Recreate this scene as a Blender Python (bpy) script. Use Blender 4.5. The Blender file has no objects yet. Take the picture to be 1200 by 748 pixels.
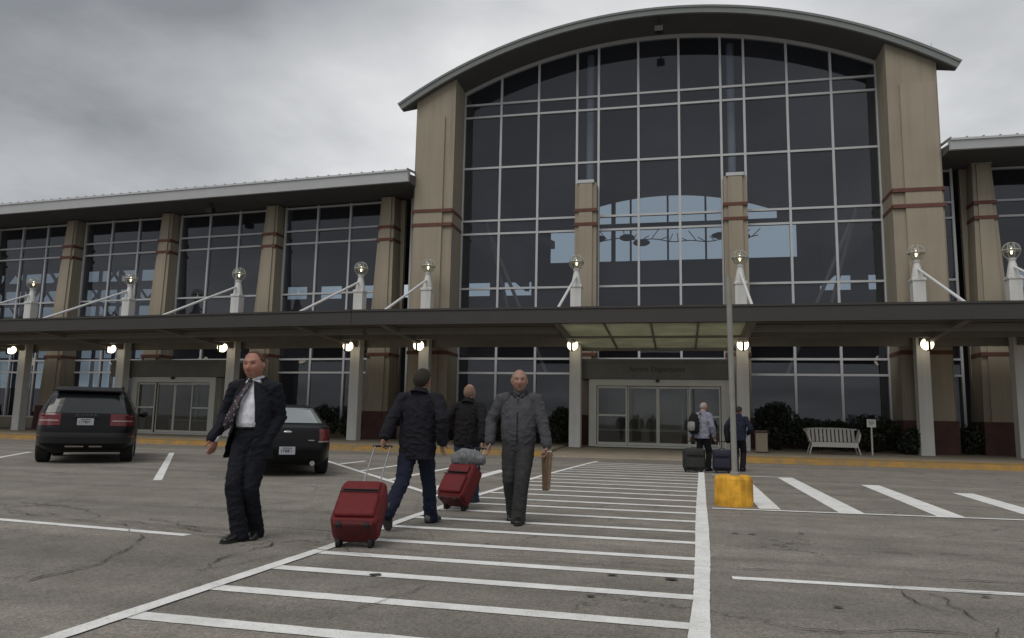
import bpy, bmesh, math, random
from mathutils import Vector, Matrix, noise, Euler
random.seed(7)
R = math.radians
sc = bpy.context.scene
COL = sc.collection
PI = math.pi

# ------------------------------------------------------------------ camera
cam = bpy.data.cameras.new('camera'); camo = bpy.data.objects.new('camera', cam); COL.objects.link(camo)
r_ = Vector((0.97571313, 0.21815322, 0.01982581)); u_ = Vector((0.01007821, -0.13511796, 0.99077826)); w_ = Vector((-0.21882029, 0.96651555, 0.13403496))
M = Matrix.Identity(4)
for i in range(3):
    M[i][0] = r_[i]; M[i][1] = u_[i]; M[i][2] = -w_[i]
M[2][3] = 1.2
camo.matrix_world = M
cam.sensor_fit = 'HORIZONTAL'; cam.sensor_width = 36; cam.lens = 26.4; cam.clip_end = 3000; cam.clip_start = 0.05
sc.camera = camo
sc.render.resolution_x, sc.render.resolution_y = 1024, 638
sc.view_settings.view_transform = 'Standard'; sc.view_settings.look = 'None'; sc.view_settings.gamma = 1; sc.view_settings.exposure = 0.25
sc.view_settings.use_curve_mapping = False
sc.cycles.max_bounces = 8; sc.cycles.transparent_max_bounces = 16; sc.cycles.glossy_bounces = 4
sc.cycles.use_denoising = True
sc.cycles.sample_clamp_indirect = 4

# ------------------------------------------------------------------ node helpers
def newmat(name):
    m = bpy.data.materials.new(name); m.use_nodes = True
    nt = m.node_tree; b = nt.nodes.get('Principled BSDF')
    return m, nt, b
def N(nt, t, **kw):
    n = nt.nodes.new(t)
    for k, v in kw.items():
        if hasattr(n, k) and not isinstance(v, tuple): setattr(n, k, v)
        else: n.inputs[k].default_value = v
    return n
def noise_node(nt, scale, detail=4, rough=0.55, coord='Object', vec=None):
    n = nt.nodes.new('ShaderNodeTexNoise'); n.inputs['Scale'].default_value = scale; n.inputs['Detail'].default_value = detail; n.inputs['Roughness'].default_value = rough
    if vec is None:
        tc = nt.nodes.new('ShaderNodeTexCoord'); vec = tc.outputs[coord]
    nt.links.new(vec, n.inputs['Vector'])
    return n
def ramp(nt, src, stops):
    n = nt.nodes.new('ShaderNodeValToRGB'); cr = n.color_ramp
    while len(cr.elements) < len(stops): cr.elements.new(0.5)
    for e, (p, c) in zip(cr.elements, stops):
        e.position = p; e.color = (*c, 1) if len(c) == 3 else c
    nt.links.new(src, n.inputs['Fac'])
    return n
def mixc(nt, a, b, fac, mode='MIX'):
    n = nt.nodes.new('ShaderNodeMix'); n.data_type = 'RGBA'; n.blend_type = mode
    for sock, v in ((n.inputs['Factor'], fac), (n.inputs['A'], a), (n.inputs['B'], b)):
        if hasattr(v, 'is_linked') or hasattr(v, 'node'): nt.links.new(v, sock)
        elif isinstance(v, tuple): sock.default_value = (*v, 1) if len(v) == 3 else v
        else: sock.default_value = v
    return n.outputs['Result']
def solid(name, c, rough=0.6, var=0.12, scale=6, metallic=0.0, bump=0.0, bscale=80, spec=0.4, streak=0.0, coat=0.0):
    m, nt, b = newmat(name)
    n = noise_node(nt, scale)
    lo = tuple(x * (1 - var) for x in c); hi = tuple(min(1, x * (1 + var)) for x in c)
    rp = ramp(nt, n.outputs['Fac'], [(0.3, lo), (0.7, hi)])
    out = rp.outputs['Color']
    if streak:
        tc = nt.nodes.new('ShaderNodeTexCoord'); mp = nt.nodes.new('ShaderNodeMapping'); mp.inputs['Scale'].default_value = (3.2, 3.2, 0.12)
        nt.links.new(tc.outputs['Object'], mp.inputs['Vector'])
        n2 = noise_node(nt, 1.6, 5, 0.6, vec=mp.outputs['Vector'])
        r2 = ramp(nt, n2.outputs['Fac'], [(0.42, (1, 1, 1)), (0.72, (1 - streak,) * 3)])
        out = mixc(nt, out, r2.outputs['Color'], 1.0, 'MULTIPLY')
    nt.links.new(out, b.inputs['Base Color'])
    b.inputs['Roughness'].default_value = rough; b.inputs['Metallic'].default_value = metallic
    b.inputs['Specular IOR Level'].default_value = spec
    if coat: b.inputs['Coat Weight'].default_value = coat; b.inputs['Coat Roughness'].default_value = 0.06
    if bump:
        nb = noise_node(nt, bscale, 3)
        bp = nt.nodes.new('ShaderNodeBump'); bp.inputs['Strength'].default_value = bump; bp.inputs['Distance'].default_value = 0.01
        nt.links.new(nb.outputs['Fac'], bp.inputs['Height']); nt.links.new(bp.outputs['Normal'], b.inputs['Normal'])
    return m
def emis(name, c, s):
    m, nt, b = newmat(name); b.inputs['Base Color'].default_value = (*c, 1)
    b.inputs['Emission Color'].default_value = (*c, 1); b.inputs['Emission Strength'].default_value = s
    return m
def glassmat(name, tint, ior=1.8, wav=0.0, base=None):
    m, nt, b = newmat(name); nt.nodes.remove(b)
    out = nt.nodes['Material Output']
    tr = nt.nodes.new('ShaderNodeBsdfTransparent'); tr.inputs['Color'].default_value = (*tint, 1)
    gl = nt.nodes.new('ShaderNodeBsdfGlossy'); gl.inputs['Roughness'].default_value = 0.015; gl.inputs['Color'].default_value = (.9, .92, 1, 1)
    fr = nt.nodes.new('ShaderNodeFresnel'); ge = nt.nodes.new('ShaderNodeNewGeometry'); mi = nt.nodes.new('ShaderNodeMix')
    mi.inputs['A'].default_value = ior; mi.inputs['B'].default_value = 1 / ior   # a thin pane reflects the same from both sides
    nt.links.new(ge.outputs['Backfacing'], mi.inputs['Factor']); nt.links.new(mi.outputs['Result'], fr.inputs['IOR'])
    if wav:
        nb = noise_node(nt, 0.55, 2); bp = nt.nodes.new('ShaderNodeBump'); bp.inputs['Strength'].default_value = wav; bp.inputs['Distance'].default_value = 0.05
        nt.links.new(nb.outputs['Fac'], bp.inputs['Height']); nt.links.new(bp.outputs['Normal'], gl.inputs['Normal'])
    mx = nt.nodes.new('ShaderNodeMixShader')
    nt.links.new(fr.outputs['Fac'], mx.inputs['Fac']); nt.links.new(tr.outputs['BSDF'], mx.inputs[1]); nt.links.new(gl.outputs['BSDF'], mx.inputs[2])
    last = mx.outputs['Shader']
    if base:   # faint dust film on the pane
        df = nt.nodes.new('ShaderNodeBsdfDiffuse'); df.inputs['Color'].default_value = (*base, 1)
        m2 = nt.nodes.new('ShaderNodeMixShader'); gi = nt.nodes.new('ShaderNodeNewGeometry'); mr = nt.nodes.new('ShaderNodeMapRange'); mr.inputs['To Min'].default_value = .025; mr.inputs['To Max'].default_value = .085
        nt.links.new(gi.outputs['Random Per Island'], mr.inputs['Value']); nt.links.new(mr.outputs['Result'], m2.inputs['Fac'])
        nt.links.new(last, m2.inputs[1]); nt.links.new(df.outputs['BSDF'], m2.inputs[2]); last = m2.outputs['Shader']
    nt.links.new(last, out.inputs['Surface'])
    return m

# ------------------------------------------------------------------ world: overcast sky
SUN_EL, SUN_AZ = R(52), R(200)
w = bpy.data.worlds.new('World'); sc.world = w; w.use_nodes = True
nt = w.node_tree; bg = nt.nodes['Background']
sky = nt.nodes.new('ShaderNodeTexSky'); sky.sky_type = 'NISHITA'; sky.sun_disc = False; sky.sun_elevation = SUN_EL; sky.sun_rotation = SUN_AZ
tc = nt.nodes.new('ShaderNodeTexCoord'); sep = nt.nodes.new('ShaderNodeSeparateXYZ'); nt.links.new(tc.outputs['Generated'], sep.inputs[0])
def mth(op, a, b=None):
    n = nt.nodes.new('ShaderNodeMath'); n.operation = op
    for i, v in enumerate((a, b)):
        if v is None: continue
        if isinstance(v, (int, float)): n.inputs[i].default_value = v
        else: nt.links.new(v, n.inputs[i])
    return n.outputs[0]
zz = mth('ADD', mth('MAXIMUM', sep.outputs['Z'], 0.0), 0.16)
cmb = nt.nodes.new('ShaderNodeCombineXYZ')
nt.links.new(mth('DIVIDE', sep.outputs['X'], zz), cmb.inputs[0]); nt.links.new(mth('DIVIDE', sep.outputs['Y'], zz), cmb.inputs[1]); cmb.inputs[2].default_value = SKYSEED = 1.7
n1 = noise_node(nt, 0.62, 7, 0.52, vec=cmb.outputs[0]); n1.inputs['Distortion'].default_value = 0.35
n2 = noise_node(nt, 2.1, 6, 0.55, vec=cmb.outputs[0])
fac = mth('ADD', mth('MULTIPLY', n1.outputs['Fac'], 0.72), mth('MULTIPLY', n2.outputs['Fac'], 0.28))
# darker cloud bank high in the north-west, brighter deck low to the north
dot = nt.nodes.new('ShaderNodeVectorMath'); dot.operation = 'DOT_PRODUCT'; nt.links.new(tc.outputs['Generated'], dot.inputs[0]); dot.inputs[1].default_value = Vector((-0.748, 0.804, 0.443)).normalized()
bank = nt.nodes.new('ShaderNodeMapRange'); bank.interpolation_type = 'SMOOTHSTEP'; bank.inputs['From Min'].default_value = 0.90; bank.inputs['From Max'].default_value = 1.0; bank.inputs['To Max'].default_value = 0.10
nt.links.new(dot.outputs['Value'], bank.inputs['Value'])
fac = mth('SUBTRACT', fac, bank.outputs[0])
dot2 = nt.nodes.new('ShaderNodeVectorMath'); dot2.operation = 'DOT_PRODUCT'; nt.links.new(tc.outputs['Generated'], dot2.inputs[0]); dot2.inputs[1].default_value = Vector((-0.13, 0.95, 0.27)).normalized()
glow = nt.nodes.new('ShaderNodeMapRange'); glow.interpolation_type = 'SMOOTHSTEP'; glow.inputs['From Min'].default_value = 0.86; glow.inputs['From Max'].default_value = 0.985; glow.inputs['To Max'].default_value = 0.21
nt.links.new(dot2.outputs['Value'], glow.inputs['Value'])
fac = mth('ADD', fac, glow.outputs[0])
cr = ramp(nt, fac, [(0.30, (2.2, 2.3, 2.4)), (0.42, (3.5, 3.6, 3.72)), (0.54, (4.75, 4.82, 4.92)), (0.70, (7.3, 7.35, 7.4))])
mx = mixc(nt, sky.outputs['Color'], cr.outputs['Color'], 0.94)
nt.links.new(mx, bg.inputs['Color']); bg.inputs['Strength'].default_value = 0.1
sun = bpy.data.lights.new('sun', 'SUN'); suno = bpy.data.objects.new('sun', sun); COL.objects.link(suno)
sun.energy = 1.15; sun.angle = R(40); sun.color = (1, 0.96, 0.9)
# sun direction: azimuth measured like the sky's rotation (0 = +Y, clockwise seen from above)
sd = Vector((math.sin(SUN_AZ) * math.cos(SUN_EL), math.cos(SUN_AZ) * math.cos(SUN_EL), math.sin(SUN_EL)))
suno.rotation_euler = sd.to_track_quat('Z', 'Y').to_euler()

# ------------------------------------------------------------------ object helpers
class MB:
    def __init__(s): s.v = []; s.f = []
    def add(s, vs, fs):
        o = len(s.v); s.v += [tuple(v) for v in vs]; s.f += [tuple(i + o for i in f) for f in fs]; return s
    def box(s, x0, x1, y0, y1, z0, z1):
        return s.hexa([(x0, y0, z0), (x1, y0, z0), (x1, y1, z0), (x0, y1, z0)], [(x0, y0, z1), (x1, y0, z1), (x1, y1, z1), (x0, y1, z1)])
    def hexa(s, b, t):
        return s.add(list(b) + list(t), [(3, 2, 1, 0), (4, 5, 6, 7), (0, 1, 5, 4), (1, 2, 6, 5), (2, 3, 7, 6), (3, 0, 4, 7)])
    def bar(s, a, b, rad, n=8, r2=None, up=None, sq=None):
        a = Vector(a); b = Vector(b); d = (b - a).normalized()
        x = d.orthogonal().normalized() if up is None else d.cross(Vector(up)).normalized()
        y = d.cross(x); r2 = rad if r2 is None else r2
        vs = []
        for p, q in ((a, rad), (b, r2)):
            for i in range(n):
                t = 2 * PI * (i + .5) / n; vs.append(p + (x * math.cos(t) + y * math.sin(t)) * q)
        fs = [(i, (i + 1) % n, n + (i + 1) % n, n + i) for i in range(n)] + [tuple(range(n))[::-1], tuple(range(n, 2 * n))]
        return s.add(vs, fs)
    def lathe(s, c, prof, n=20):
        c = Vector(c); vs = []; fs = []
        for (q, z) in prof:
            for i in range(n):
                t = 2 * PI * i / n; vs.append(c + Vector((q * math.cos(t), q * math.sin(t), z)))
        for k in range(len(prof) - 1):
            for i in range(n):
                fs.append((k * n + i, k * n + (i + 1) % n, (k + 1) * n + (i + 1) % n, (k + 1) * n + i))
        fs.append(tuple(range(n))[::-1]); fs.append(tuple(range((len(prof) - 1) * n, len(prof) * n)))
        return s.add(vs, fs)
    def ball(s, c, q, n=16, m=10):
        if not isinstance(q, tuple): q = (q, q, q)
        c = Vector(c); vs = [c + Vector((0, 0, -q[2]))]; fs = []
        for j in range(1, m):
            ph = -PI / 2 + PI * j / m
            for i in range(n):
                t = 2 * PI * i / n; vs.append(c + Vector((q[0] * math.cos(ph) * math.cos(t), q[1] * math.cos(ph) * math.sin(t), q[2] * math.sin(ph))))
        vs.append(c + Vector((0, 0, q[2]))); L = len(vs) - 1
        for i in range(n):
            fs.append((0, 1 + (i + 1) % n, 1 + i)); fs.append((L, 1 + (m - 2) * n + i, 1 + (m - 2) * n + (i + 1) % n))
        for j in range(m - 2):
            for i in range(n):
                fs.append((1 + j * n + i, 1 + j * n + (i + 1) % n, 1 + (j + 1) * n + (i + 1) % n, 1 + (j + 1) * n + i))
        return s.add(vs, fs)
    def tube(s, pts, rads, n=14, side=None, cap=True):
        """lofted tube; rads: r or (r_side, r_other); side: hint vector for first radius axis"""
        P = [Vector(p) for p in pts]; rr = [(q, q) if not isinstance(q, (tuple, list)) else q for q in rads]
        if cap:   # rounded ends
            d0 = (P[0] - P[1]).normalized(); d1 = (P[-1] - P[-2]).normalized()
            a, b = rr[0], rr[-1]; m0 = min(a); m1 = min(b)
            P = [P[0] + d0 * m0 * .8, P[0] + d0 * m0 * .5] + P + [P[-1] + d1 * m1 * .5, P[-1] + d1 * m1 * .8]
            rr = [(a[0] * .45, a[1] * .45), (a[0] * .82, a[1] * .82)] + rr + [(b[0] * .82, b[1] * .82), (b[0] * .45, b[1] * .45)]
        vs = []; fs = []; x = None
        for i, p in enumerate(P):
            d = (P[min(i + 1, len(P) - 1)] - P[max(i - 1, 0)]).normalized()
            if x is None:
                h = Vector(side) if side is not None else d.orthogonal()
                x = (h - d * h.dot(d)).normalized()
            else:
                h = Vector(side) if side is not None else x
                x2 = (h - d * h.dot(d))
                x = x2.normalized() if x2.length > 1e-4 else x
            y = d.cross(x)
            for k in range(n):
                t = 2 * PI * k / n; vs.append(p + x * math.cos(t) * rr[i][0] + y * math.sin(t) * rr[i][1])
        L = len(P)
        for i in range(L - 1):
            for k in range(n):
                fs.append((i * n + k, i * n + (k + 1) % n, (i + 1) * n + (k + 1) % n, (i + 1) * n + k))
        fs.append(tuple(range(n))[::-1]); fs.append(tuple(range((L - 1) * n, L * n)))
        return s.add(vs, fs)
    def mesh(s, name):
        me = bpy.data.meshes.new(name); me.from_pydata(s.v, [], s.f); me.validate()
        bm = bmesh.new(); bm.from_mesh(me); bmesh.ops.recalc_face_normals(bm, faces=bm.faces); bm.to_mesh(me); bm.free()
        return me

def link(name, me, mat, parent=None, mw=None, smooth=False):
    o = bpy.data.objects.new(name, me); COL.objects.link(o)
    if mat is not None:
        me.materials.clear(); me.materials.append(mat)
    if smooth:
        for p in me.polygons: p.use_smooth = True
    if parent is not None: o.parent = parent
    if mw is not None: o.matrix_local = mw
    return o
def obj(name, mb, mat, parent=None, mw=None, smooth=False, bevel=0, seg=2):
    me = mb.mesh(name)
    o = link(name, me, mat, parent, mw, smooth)
    if bevel:
        m = o.modifiers.new('bevel', 'BEVEL'); m.width = bevel; m.segments = seg; m.limit_method = 'ANGLE'; m.angle_limit = R(40)
        if smooth: pass
    return o
def tag(o, label, cat, group=None):
    o['label'] = label; o['category'] = cat
    if group: o['group'] = group
    return o
def thing(name, label, cat, loc=(0, 0, 0), rz=0, group=None):
    o = bpy.data.objects.new(name, None); COL.objects.link(o); o.location = loc; o.rotation_euler = (0, 0, rz); o.empty_display_size = .2
    return tag(o, label, cat, group)
def struct(name, mb, mat):
    o = obj(name, mb, mat); o['kind'] = 'structure'; return o
def text(body, size, loc, mat, parent, rot=(PI / 2, 0, 0), ext=0.004, name='lettering', ax='CENTER', sx=1.0):
    cu = bpy.data.curves.new(name, 'FONT'); cu.body = body; cu.size = size; cu.align_x = ax; cu.align_y = 'CENTER'; cu.extrude = ext
    o = bpy.data.objects.new(name, cu); COL.objects.link(o); bpy.context.view_layer.update(); me = bpy.data.meshes.new_from_object(o.evaluated_get(bpy.context.evaluated_depsgraph_get())); bpy.data.objects.remove(o); o = link(name, me, mat); o.location = loc; o.rotation_euler = rot; o.scale = (sx, 1, 1)
    if parent: o.parent = parent
    return o

# ------------------------------------------------------------------ materials
def asphalt():
    m, nt, b = newmat('asphalt')
    big = noise_node(nt, 0.22, 5, 0.6); mid = noise_node(nt, 1.7, 6, 0.65); fine = noise_node(nt, 95, 2, 0.7); grit = nt.nodes.new('ShaderNodeTexVoronoi'); grit.inputs['Scale'].default_value = 55
    tc = nt.nodes.new('ShaderNodeTexCoord'); nt.links.new(tc.outputs['Object'], grit.inputs['Vector'])
    c1 = ramp(nt, big.outputs['Fac'], [(0.3, (.205, .189, .167)), (0.7, (.252, .234, .209))]).outputs['Color']
    c2 = ramp(nt, mid.outputs['Fac'], [(0.32, (.80, .80, .80)), (0.68, (1.12, 1.12, 1.12))]).outputs['Color']
    c = mixc(nt, c1, c2, 1.0, 'MULTIPLY')
    c3 = ramp(nt, fine.outputs['Fac'], [(0.3, (.62, .62, .62)), (0.7, (1.36, 1.36, 1.36))]).outputs['Color']
    c = mixc(nt, c, c3, 1.0, 'MULTIPLY')
    c4 = ramp(nt, grit.outputs['Color'], [(0.1, (.78, .77, .76)), (0.9, (1.25, 1.24, 1.2))]).outputs['Color']
    c = mixc(nt, c, c4, 1.0, 'MULTIPLY')
    # faint wheel paths and drips running along the drive lane
    mp = nt.nodes.new('ShaderNodeMapping'); mp.inputs['Scale'].default_value = (0.05, 0.9, 1); nt.links.new(tc.outputs['Object'], mp.inputs['Vector'])
    lane = noise_node(nt, 1.1, 4, 0.6, vec=mp.outputs['Vector'])
    c5 = ramp(nt, lane.outputs['Fac'], [(0.35, (.82, .82, .82)), (0.65, (1.08, 1.08, 1.07))]).outputs['Color']
    c = mixc(nt, c, c5, 1.0, 'MULTIPLY')
    # darker resurfaced patches and rubber tracks along the drive lanes
    mp2 = nt.nodes.new('ShaderNodeMapping'); mp2.inputs['Scale'].default_value = (0.02, 0.55, 1); nt.links.new(tc.outputs['Object'], mp2.inputs['Vector'])
    tr_ = noise_node(nt, 1.0, 3, 0.5, vec=mp2.outputs['Vector'])
    c6 = ramp(nt, tr_.outputs['Fac'], [(0.40, (1.06, 1.06, 1.06)), (0.50, (.86, .86, .87)), (0.56, (1.03, 1.03, 1.03))]).outputs['Color']
    c = mixc(nt, c, c6, .8, 'MULTIPLY')
    st = noise_node(nt, 0.9, 5, 0.7); c7 = ramp(nt, st.outputs['Fac'], [(0.60, (1, 1, 1)), (0.72, (.74, .73, .72))]).outputs['Color']
    c = mixc(nt, c, c7, 1.0, 'MULTIPLY')
    # hairline cracking in patches
    vo = nt.nodes.new('ShaderNodeTexVoronoi'); vo.feature = 'DISTANCE_TO_EDGE'; vo.inputs['Scale'].default_value = 0.75
    dn = noise_node(nt, 2.5, 5, 0.7); va = nt.nodes.new('ShaderNodeVectorMath'); va.operation = 'MULTIPLY_ADD'
    nt.links.new(dn.outputs['Color'], va.inputs[0]); va.inputs[1].default_value = (.55, .55, .55); nt.links.new(tc.outputs['Object'], va.inputs[2]); nt.links.new(va.outputs[0], vo.inputs['Vector'])
    ce = ramp(nt, vo.outputs['Distance'], [(0.004, (1, 1, 1)), (0.012, (0, 0, 0))]).outputs['Color']
    pm = noise_node(nt, 0.35, 3, 0.6); pr = ramp(nt, pm.outputs['Fac'], [(0.46, (0, 0, 0)), (0.58, (.8, .8, .8))]).outputs['Color']
    cm = mixc(nt, ce, pr, 1.0, 'MULTIPLY')
    c = mixc(nt, c, (.05, .048, .045), cm)
    nt.links.new(c, b.inputs['Base Color']); b.inputs['Roughness'].default_value = 0.88; b.inputs['Specular IOR Level'].default_value = 0.3
    bp = nt.nodes.new('ShaderNodeBump'); bp.inputs['Strength'].default_value = 0.35; bp.inputs['Distance'].default_value = 0.006
    nt.links.new(fine.outputs['Fac'], bp.inputs['Height']); nt.links.new(bp.outputs['Normal'], b.inputs['Normal'])
    return m
def roadpaint():
    m, nt, b = newmat('road_paint')
    n = noise_node(nt, 3.0, 6, 0.7); f = noise_node(nt, 70, 3, 0.7)
    c1 = ramp(nt, n.outputs['Fac'], [(0.3, (.60, .60, .58)), (0.6, (.80, .80, .78))]).outputs['Color']
    wear = ramp(nt, f.outputs['Fac'], [(0.56, (0, 0, 0)), (0.70, (.75, .75, .75))]).outputs['Color']
    c = mixc(nt, c1, (.27, .265, .25), wear)
    nt.links.new(c, b.inputs['Base Color']); b.inputs['Roughness'].default_value = 0.75
    return m
ASPH = asphalt(); PAINT = roadpaint()
CRACK = solid('crack_tar', (.035, .033, .03), .9, .3, 30)
OIL = solid('oil_spot', (.05, .048, .045), .6, .3, 20)
CONC = solid('sidewalk_concrete', (.30, .26, .20), .85, .14, 1.3, bump=.15, bscale=60)
def kerbmat():
    m, nt, b = newmat('kerb_yellow_paint')
    n = noise_node(nt, 2.2, 6, 0.7)
    c = ramp(nt, n.outputs['Fac'], [(0.36, (.22, .17, .10)), (0.52, (.34, .20, .055)), (0.7, (.42, .25, .06))]).outputs['Color']
    nt.links.new(c, b.inputs['Base Color']); b.inputs['Roughness'].default_value = .8
    return m
KERBY = kerbmat()
STUCCO = solid('stucco_tan', (.312, .274, .214), .9, .06, 0.7, bump=.12, bscale=45, spec=.2, streak=.20)
STUCCO2 = solid('stucco_tan_panel', (.326, .286, .223), .9, .05, 0.7, bump=.12, bscale=45, spec=.2, streak=.14)
BAND = solid('maroon_band', (.125, .052, .040), .8, .15, 3)
PLINTH = solid('maroon_masonry', (.085, .040, .036), .85, .2, 3)
ALU = solid('aluminium_frame', (.46, .47, .485), .45, .05, 2, metallic=.0, spec=.5)
ALUD = solid('door_aluminium', (.50, .50, .46), .5, .06, 2)
FASC = solid('fascia_metal', (.215, .232, .228), .5, .06, 1.5, spec=.5)
FASCW = solid('wing_fascia_metal', (.47, .48, .495), .5, .05, 1.5, spec=.5)
SOFF = solid('soffit_panel', (.10, .10, .098), .8, .08, 1)
CANF = solid('canopy_fascia', (.040, .038, .035), .55, .08, 1.2)
CAND = solid('canopy_deck', (.13, .12, .10), .7, .1, 1)
CANB = solid('canopy_beam', (.20, .19, .165), .6, .08, 2)
COLW = solid('column_grey', (.62, .62, .60), .6, .05, 1.5, streak=.12)
COLB = solid('column_beige', (.42, .385, .32), .7, .05, 1.5)
RODW = solid('rod_white', (.66, .67, .67), .5, .04, 3)
GLASS = glassmat('tinted_glass', (.44, .49, .55), 1.62, .05, (.22, .22, .28))
GLASSR = glassmat('rear_glass', (.50, .57, .61), 1.5)
GLASSD = glassmat('door_glass', (.50, .52, .48), 1.6, .03, (.50, .47, .38))
CLEAR = glassmat('clear_globe', (.86, .87, .84), 1.5, 0, (.6, .6, .57))
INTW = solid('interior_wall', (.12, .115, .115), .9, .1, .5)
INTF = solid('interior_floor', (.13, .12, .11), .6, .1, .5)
TRUSS = solid('dark_steel', (.05, .055, .065), .5, .1, 2)
HEADER = solid('vestibule_header', (.125, .125, .112), .6, .1, 1.5)
INK = solid('dark_lettering', (.035, .035, .04), .6, .05)
BULB = emis('lamp_glow', (1, .86, .62), 2.6)
BULB2 = emis('bulb_glow', (1, .84, .55), 3.5)
BLACKM = solid('black_metal', (.02, .02, .02), .5, .1)
def skylightmat():
    m, nt, b = newmat('skylight_panel'); nt.nodes.remove(b)
    tr = nt.nodes.new('ShaderNodeBsdfTranslucent'); n = noise_node(nt, 1.2, 3)
    c = ramp(nt, n.outputs['Fac'], [(.3, (.42, .42, .34)), (.7, (.54, .54, .43))]).outputs['Color']
    nt.links.new(c, tr.inputs['Color'])
    df = nt.nodes.new('ShaderNodeBsdfDiffuse'); nt.links.new(c, df.inputs['Color']); mx = nt.nodes.new('ShaderNodeMixShader'); mx.inputs[0].default_value = .3
    nt.links.new(tr.outputs[0], mx.inputs[1]); nt.links.new(df.outputs[0], mx.inputs[2]); nt.links.new(mx.outputs[0], nt.nodes['Material Output'].inputs['Surface'])
    return m
SKYL = skylightmat()

# ------------------------------------------------------------------ frames
PV = Vector((-11.7, 30.0, 0)); BETA = R(4.4)
WINGM = Matrix.Translation(PV) @ Matrix.Rotation(-BETA, 4, 'Z') @ Matrix.Translation(-PV)   # the left wing bends back a little
def WL(x, y, z=0): return WINGM @ Vector((x, y, z))
YG = 32.5; AX = -0.85

# ------------------------------------------------------------------ ground
g = MB(); g.add([(-500, -400, 0), (500, -400, 0), (500, 600, 0), (-500, 600, 0)], [(0, 1, 2, 3)])
struct('asphalt_lot', g, ASPH)
def ragged(mb, pts, wd, z=.004, step=.07, amp=.007):
    """a painted stripe with a slightly uneven edge"""
    P = []; Q = []
    for i in range(len(pts) - 1):
        a, b = Vector(pts[i]), Vector(pts[i + 1]); w0 = wd[i] if isinstance(wd, (list, tuple)) else wd; w1 = wd[i + 1] if isinstance(wd, (list, tuple)) else wd
        n = max(1, int((b - a).length / (step if a.y < 14 else .4)))
        for k in range(n):
            p = a.lerp(b, k / n); P.append(p); Q.append(w0 + (w1 - w0) * k / n + amp * 2 * noise.noise(Vector((p.x * 9, p.y * 9, 2))) + amp * noise.noise(Vector((p.x * 31, p.y * 31, 4))))
    P.append(Vector(pts[-1])); Q.append(wd[-1] if isinstance(wd, (list, tuple)) else wd)
    strip(mb, P, Q, z)
def strip(mb, pts, wd, z=.004):
    """flat ribbon of width wd along pts (2-D)"""
    P = [Vector((p[0], p[1], 0)) for p in pts]; L = []; Rr = []
    for i, p in enumerate(P):
        d = (P[min(i + 1, len(P) - 1)] - P[max(i - 1, 0)]).normalized(); n = Vector((-d.y, d.x, 0))
        q = wd[i] if isinstance(wd, (list, tuple)) else wd
        L.append(p + n * q / 2); Rr.append(p - n * q / 2)
    vs = [(v.x, v.y, z) for v in L + Rr]; k = len(P)
    mb.add(vs, [(i, i + 1, k + i + 1, k + i) for i in range(k - 1)])
mk = MB()
RX = [(2.0, .0), (4.57, .085), (5.62, .125), (7.42, .18), (9.2, .22), (12.15, .285), (15.5, .37), (19.1, .46), (20.6, .49)]
ragged(mk, [(x, y) for y, x in RX], [.125, .125, .11, .135, .155, .15, .145, .14, .14], .0085)
LX = [(2.0, -3.30), (3.58, -3.27), (6.7, -3.20), (9, -3.24), (12, -3.2), (17.2, -3.0), (21.5, -2.72), (23.6, -2.55)]
ragged(mk, [(x, y) for y, x in LX], .12, .0085)
def interp(T, y):
    for (a, xa), (b, xb) in zip(T, T[1:]):
        if a <= y <= b: return xa + (xb - xa) * (y - a) / (b - a)
    return T[-1][1] if y > T[-1][0] else T[0][1]
ys = [2.45, 3.2, 4.02, 4.81, 5.59, 6.32, 7.14, 8.09, 8.91, 9.83, 10.7, 11.51, 12.39]
while ys[-1] < 22.6: ys.append(ys[-1] + .86)
for y in ys:
    x0 = interp(LX, y) + .05; x1 = interp(RX, y) - .04
    k = 8; ragged(mk, [(x0 + (x1 - x0) * i / k, y + .07 - .06 * i / k) for i in range(k + 1)], .155, .0045)
struct('crosswalk_marking', mk, PAINT)
mk = MB()
ragged(mk, [(.38, 6.40), (2.45, 6.45), (9, 6.6)], .115); ragged(mk, [(-4.82, 6.83), (-7.33, 7.10), (-12, 7.5)], .125)
struct('lane_line_marking', mk, PAINT)
mk = MB()
ragged(mk, [(.42, 11.45), (4.5, 11.68), (12, 12.1)], .11, .0085)
for (xa, xb, ya, yb, wd) in ((1.24, 1.28, 11.7, 17.5, .30), (2.33, 2.35, 11.6, 18.8, .34), (3.62, 3.86, 11.65, 17.4, .36), (4.95, 5.2, 11.75, 16.1, .36), (6.3, 6.6, 11.8, 14.9, .36), (7.7, 8.0, 11.9, 14, .36)):
    ragged(mk, [(xa, ya), (xb, yb)], wd, .0045)
ragged(mk, [(.70, 18.95), (2.5, 18.85)], .12, .0085)
struct('hatched_island_marking', mk, PAINT)
mk = MB()
ragged(mk, [(-3.5, 11.25), (-4.15, 12.05), (-9.5, 19.3)], .13, .0085)
for (x, y0, y1) in ((-8.6, 18.2, 19.9), (-7.1, 16.0, 18.7), (-5.6, 14.05, 18.4), (-4.21, 12.3, 18.2)):
    ragged(mk, [(x, y0), (x - .02, y1)], .26 if x > -5 else .15, .0045)
struct('no_parking_hatch_marking', mk, PAINT)
mk = MB()
ragged(mk, [(-9.28, 12.15), (-15.38, 20.7)], .15); ragged(mk, [(-15.2, 13.6), (-17.2, 16.4), (-18.75, 18.85)], .13)
ragged(mk, [(-21.5, 13.6), (-25, 19)], .13)
struct('stall_line_marking', mk, PAINT)
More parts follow.
